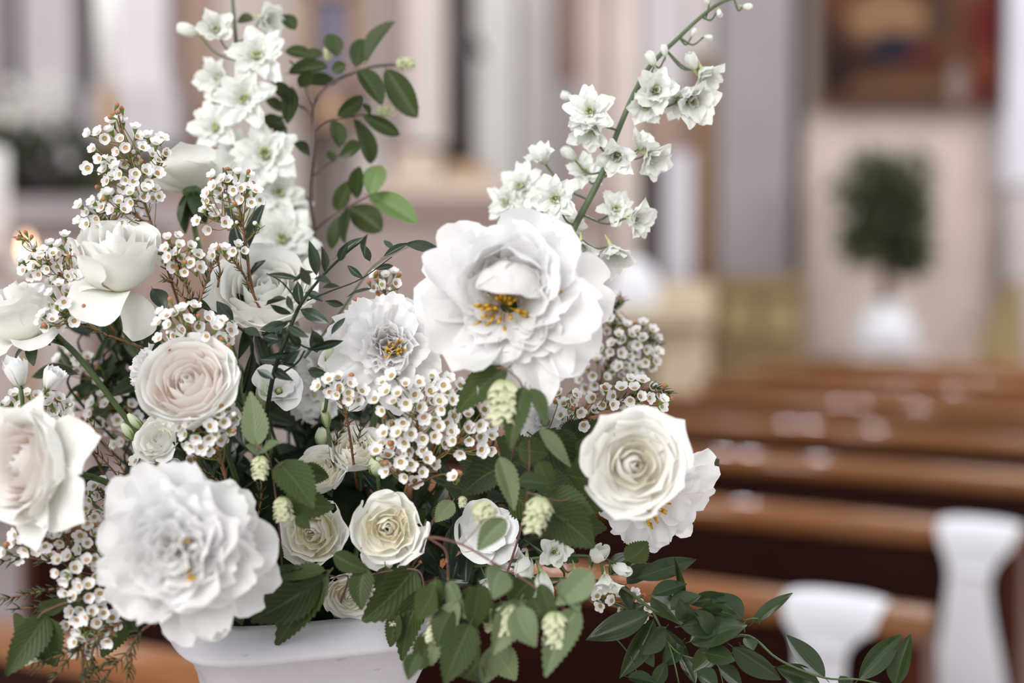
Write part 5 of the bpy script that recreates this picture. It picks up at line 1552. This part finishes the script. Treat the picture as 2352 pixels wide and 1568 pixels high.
waxflower('waxflower spray hanging beside the left edge rose', [(420, 850, 0.05), (330, 800, 0.02), (250, 770, 0.0), (190, 740, 0.0), (140, 690, 0.0)], 1.02, [(135, 680, 34, 34, 7), (160, 715, 36, 26, 6), (120, 735, 28, 22, 5)], 105, buds=3, size=14, needle=60)
waxflower('short waxflower sprig right of the side-view rose', [(480, 820, 0.03), (440, 690, 0.0), (415, 630, 0.0), (395, 560, 0.0)], 1.02, [(400, 575, 42, 38, 10), (430, 600, 34, 30, 5)], 106, buds=4, budpos=((453, 550, 1), (386, 545)), size=13.5, needle=70, extra=([(455, 700, 0), (480, 630, 0), (490, 600, 0)], [(440, 720, 0), (400, 650, 0), (375, 640, 0)]))
waxflower('dense waxflower cluster above the blush rose', [(500, 960, 0.05), (470, 840, 0.01), (445, 780, 0.0), (430, 730, 0.0)], 1.01, [(420, 740, 60, 40, 13), (480, 760, 55, 38, 8), (400, 785, 40, 20, 4)], 107, buds=4, budpos=((528, 795), (512, 780), (392, 690)), size=15, needle=30)
waxflower('tiny waxflower pair hanging over the rose behind the ruscus', [(620, 760, 0.04), (565, 640, 0.01), (545, 610, 0.0), (525, 585, 0.0)], 1.03, [(510, 582, 22, 12, 4), (540, 573, 22, 10, 4)], 108, buds=1, white_buds=0, size=13, needle=30, extra=([(500, 660, 0), (505, 620, 0), (495, 590, 0)],))
waxflower('waxflower cluster with round open cups under the blush rose', [(540, 1250, 0.06), (515, 1080, 0.01), (490, 1020, 0.0), (480, 980, 0.0)], 0.985, [(470, 985, 56, 48, 17), (500, 955, 40, 24, 4)], 109, buds=5, budpos=((522, 985), (535, 990), (500, 1030), (478, 1038), (455, 1035)), size=15, facing=(0, 0.2, 1), pink=0.2, spread=0.45, needle=24)
waxflower('largest waxflower mass, open cups facing out below the peonies', [(900, 1290, 0.06), (930, 1130, 0.01), (955, 1050, 0.0), (960, 960, 0.0), (965, 890, 0.0)], 1.0, [(930, 920, 68, 62, 17), (1000, 915, 64, 62, 14), (960, 1000, 84, 40, 12), (940, 1065, 60, 42, 9), (1070, 970, 60, 46, 8), (1080, 1015, 52, 36, 5), (1045, 1095, 14, 10, 1), (885, 1040, 30, 24, 3)], 110, buds=24,
          white_buds=4, size=15.5, facing=(0, 0.22, 1), pink=0.12, spread=0.4, needle=30, extra=([(940, 1110, 0.0), (900, 1060, 0), (885, 1030, 0)], [(950, 1080, 0), (1020, 1040, 0), (1075, 985, 0)], [(935, 1120, 0), (1010, 1090, 0), (1045, 1092, 0)]))
waxflower('small waxflower cluster at the left foot of the toothed peony', [(820, 1120, 0.06), (800, 980, 0.01), (785, 920, 0.0), (780, 880, 0.0)], 1.005, [(775, 885, 46, 32, 9), (805, 905, 30, 22, 4)], 111, buds=4, size=15, facing=(0, 0.3, 1), pink=0.2, spread=0.5, needle=40)
waxflower('waxflower sprig reaching right above the cream centred rose', [(1180, 1120, 0.05), (1280, 1000, 0.01), (1370, 945, 0.0), (1440, 915, 0.0), (1520, 900, 0.0)], 1.05, [(1455, 905, 60, 34, 11), (1395, 915, 34, 26, 5), (1330, 950, 44, 34, 7), (1500, 925, 34, 22, 4), (1300, 920, 26, 24, 4)], 112, buds=8, budpos=((1540, 918), (1528, 885)), size=13.5, facing=(0.1, 0.45, 0.85), needle=130, extra=([(1440, 915, 0), (1500, 890, 0), (1540, 905, 0)],))
waxflower('blurred waxflower sprig rising right of the largest peony', [(1330, 960, 0.0), (1390, 850, 0.0), (1410, 780, 0.0), (1400, 700, 0.0)], 1.14, [(1395, 720, 30, 42, 8), (1420, 800, 40, 60, 16), (1465, 780, 44, 40, 9), (1490, 815, 26, 28, 5), (1370, 860, 40, 40, 9), (1440, 850, 40, 24, 6)], 113, buds=6, budpos=((1425, 690), (1398, 690)), size=12.5, needle=260, extra=([(1410, 790, 0), (1470, 770, 0), (1520, 795, 0)], [(1400, 720, 0), (1430, 685, 0)]))
waxflower('soft white waxflower cluster behind the big left edge rose', [(260, 1130, 0.06), (200, 1020, 0.02), (130, 950, 0.0), (80, 920, 0.0)], 1.06, [(70, 925, 74, 32, 13), (130, 945, 36, 28, 5)], 114, buds=3, size=14, needle=30)
waxflower('waxflower spray below the big left edge rose', [(380, 1330, 0.10), (280, 1290, 0.04), (200, 1260, 0.0), (120, 1240, 0.0), (50, 1230, 0.0)], 0.99, [(150, 1215, 58, 36, 9), (90, 1245, 62, 36, 10), (190, 1190, 42, 28, 5), (205, 1255, 32, 40, 6), (30, 1265, 24, 20, 2)], 115, buds=6, size=15, facing=(-0.15, 0.15, 1), pink=0.45, spread=0.5, needle=60)
waxflower('drooping waxflower spray left of the double peony', [(330, 1300, 0.08), (240, 1320, 0.02), (205, 1360, 0.0), (190, 1430, 0.0), (205, 1490, 0.0)], 0.98, [(170, 1310, 56, 34, 10), (190, 1365, 46, 36, 9), (200, 1425, 50, 44, 12), (240, 1440, 24, 34, 4), (195, 1480, 34, 20, 3)], 116, buds=6, size=15.5, facing=(-0.1, -0.05, 1), pink=0.5, spread=0.5, needle=40)
waxflower('few waxflower buds above the toothed peony', [(930, 840, 0.03), (900, 720, 0.0), (880, 660, 0.0), (870, 630, 0.0)], 1.08, [(885, 645, 40, 22, 6)], 117, buds=6, budpos=((862, 630), (866, 645), (820, 688), (868, 672)), size=13, needle=20)
waxflower('dim waxflower sprig between the left edge rose and the double peony', [(420, 1330, 0.03), (330, 1230, 0.02), (260, 1160, 0.0), (230, 1120, 0.0)], 1.02, [(235, 1130, 40, 26, 7), (225, 1170, 22, 40, 5)], 118, buds=3, size=14, facing=(-.1, .2, 1), needle=60, extra=([(330, 1180, 0.0), (260, 1080, 0), (190, 1010, 0)], [(350, 1200, 0), (290, 1090, 0.0), (200, 960, 0.02)]))
waxflower('shaded waxflower sprig under the small spray rose', [(470, 1250, 0.03), (390, 1120, 0.01), (345, 1075, 0.0)], 1.05, [(345, 1070, 38, 26, 8), (420, 1050, 30, 20, 4)], 119, buds=2, size=14, needle=60)
waxflower('waxflower sprig low among the smilax at the right', [(1260, 1350, 0.04), (1340, 1370, 0.0), (1420, 1385, 0.0), (1480, 1400, 0.0)], 1.06, [(1420, 1375, 60, 26, 8), (1470, 1400, 26, 20, 3)], 120, buds=3, size=13, needle=24)
waxflower('hazy waxflower foliage behind the left stems', [(430, 1150, 0.0), (330, 980, 0.0), (250, 880, 0.0), (180, 830, 0.0)], 1.13, [(250, 930, 80, 60, 16), (180, 830, 50, 40, 7), (300, 1000, 50, 40, 8)], 121, buds=4, size=13, needle=90)


def heath(label, stems, d, seed):
    rng = random.Random(seed)
    base = P(stems[0][0][0], stems[0][0][1], d + stems[0][0][2])
    root = empty('needle_sprig', base, label, 'foliage sprig', 'bare waxflower foliage')
    mb, nb = MB(), MB()
    for st in stems:
        pts = [P(x, y, d + dd) - base for x, y, dd in st]
        mb.tube(pts, 0.0011, 0.0005, 5, smooth=5)
        needles(nb, pts, int(14 + 300 * sum((pts[i + 1] - pts[i]).length for i in range(len(pts) - 1))), 0.010, rng, 0.00045)
    mb.build('stem', MAT['twig_brown'], root)
    tag(nb.build('needle_leaves', MAT['needle_green'], root), kind='stuff')


heath('needle-leaved sprig hanging below the drooping waxflower', [[(330, 1400, 0.04), (260, 1440, 0.0), (180, 1490, 0.0), (110, 1575, 0.0)], [(200, 1475, 0), (150, 1500, 0), (60, 1530, 0)], [(185, 1490, 0), (200, 1530, 0), (190, 1580, 0)], [(230, 1460, 0), (210, 1510, 0), (240, 1570, 0)]], 0.97, 131)
heath('needle-leaved sprig hanging between the double peony and the planter', [[(420, 1400, 0.06), (335, 1440, 0.0), (290, 1500, 0.0), (215, 1580, 0.0)], [(300, 1490, 0), (300, 1530, 0), (280, 1580, 0)], [(280, 1515, 0), (240, 1520, 0), (200, 1560, 0)]], 0.97, 132)
heath('needle-leaved sprig reaching to the left edge', [[(330, 1360, 0.06), (150, 1350, 0.0), (60, 1365, 0.0), (-10, 1378, 0.0)], [(150, 1370, 0), (90, 1390, 0), (25, 1400, 0)], [(130, 1290, 0), (60, 1280, 0), (0, 1290, 0)]], 0.99, 133)
heath('needle-leaved sprig in the shade beside the spray roses', [[(560, 1320, 0.04), (540, 1180, 0.0), (500, 1050, 0.0)], [(560, 1300, 0.03), (600, 1150, 0.0), (590, 1060, 0)], [(520, 1120, 0), (470, 1080, 0), (420, 1060, 0)]], 1.05, 134)
heath('needle-leaved sprig upright among the dark centre stems', [[(700, 1200, 0.04), (760, 1040, 0.0), (800, 960, 0.0)], [(690, 1200, 0.03), (800, 1060, 0.0), (835, 960, 0)]], 1.06, 135)

# ------------------------------------------------------------------ dark filler foliage added deep inside the bouquet to block light and background
rng = random.Random(77)
FILL = [(600, 1000, 1.12), (700, 1000, 1.14), (560, 1080, 1.12), (820, 1140, 1.12), (1000, 1120, 1.1), (1050, 1200, 1.1), (940, 1300, 1.08), (620, 1280, 1.1), (300, 1080, 1.12), (220, 1000, 1.14), (380, 1150, 1.12),
        (1200, 1240, 1.1), (1120, 1040, 1.12), (1260, 1060, 1.12), (640, 1120, 1.12), (250, 860, 1.13), (330, 900, 1.13), (150, 1150, 1.08), (700, 1330, 1.07), (1060, 1330, 1.07), (860, 980, 1.13), (180, 920, 1.12), (1350, 1220, 1.08), (850, 1300, 1.1), (1000, 1220, 1.1), (1100, 1280, 1.09), (1180, 1330, 1.08), (1280, 1340, 1.08), (970, 1370, 1.07), (1080, 1400, 1.07), (1230, 1160, 1.11), (1340, 1120, 1.10), (500, 1150, 1.12), (450, 1080, 1.12), (660, 900, 1.15), (780, 1180, 1.12), (560, 1350, 1.09), (600, 900, 1.15), (655, 880, 1.17), (565, 970, 1.15), (690, 980, 1.16), (745, 1010, 1.15), (270, 820, 1.15), (200, 830, 1.16), (340, 850, 1.15), (230, 960, 1.15), (420, 1120, 1.14)]
PLACE = ['between the dark centre stems', 'behind the lisianthus cup', 'below the blush rose', 'above the white spray rose', 'under the waxflower mass', 'beside the hidden lisianthus', 'under the round spray rose', 'right of the double peony', 'behind the brown twigs', 'under the left edge rose stem',
         'above the double peony', 'behind the white bells', 'behind the large hop cone', 'left of the cream centred rose', 'behind the small hop cones', 'behind the thick rose stem', 'beside the ruffled carnation', 'below the big left edge rose', 'at the planter rim', 'over the planter rim by the reddish twig', 'behind the cream spray roses', 'behind the small lisianthus pair', 'under the loose peony', 'beneath the round spray rose', 'in the dark gap beside the reddish twig', 'behind the drooping lisianthus', 'behind the lowest white bells', 'at the root of the smilax vine', 'over the planter corner', 'behind the drooping pale hop leaves', 'behind the right hand hop cone', 'directly behind the cream centred rose', 'under the waxflower cups below the blush rose', 'behind the small white spray rose', 'deep behind the ruscus stem', 'between the four cream spray roses', 'under the double peony right side', 'under the ruscus tips', 'behind the lower ruscus stem', 'behind the pale upright hop leaf', 'left of the narrow green bud', 'right of the narrow green bud', 'below the side-view rose', 'behind the left edge rose stem', 'left of the ruffled carnation', 'behind the hazy waxflower', 'above the double peony behind the twigs']
for k, (x, y, d) in enumerate(FILL):
    tw = [([(VASE_PX + rng.uniform(-60, 60), 1470, 1.09 - d), ((x + VASE_PX) / 2, (y + 1440) / 2, 0.02), (x, y, 0.0), (x + rng.uniform(-20, 20), y - 70, 0)], 0.0016, 0.0008)]
    lv = []
    for q in range(9):
        t = rng.uniform(-0.2, 1.0)
        bx, by = x + (VASE_PX - x) * 0.35 * max(0, t), y - 60 + 200 * max(0, t) * 0.6
        a = rng.uniform(-2.6, -0.5) if q % 2 else rng.uniform(-PI, PI)
        L = rng.uniform(60, 115)
        lv.append((bx, by, bx + L * math.cos(a), by + L * math.sin(a), rng.uniform(24, 44)))
    leafy('foliage_stem', 'added dark leafy filler stem ' + PLACE[k], 'foliage sprig', 'dark filler stems', tw, lv, 'ruscus_leaf' if k % 3 else 'smilax_leaf', 500 + k, 'stem_dark', d, jit=0.03)
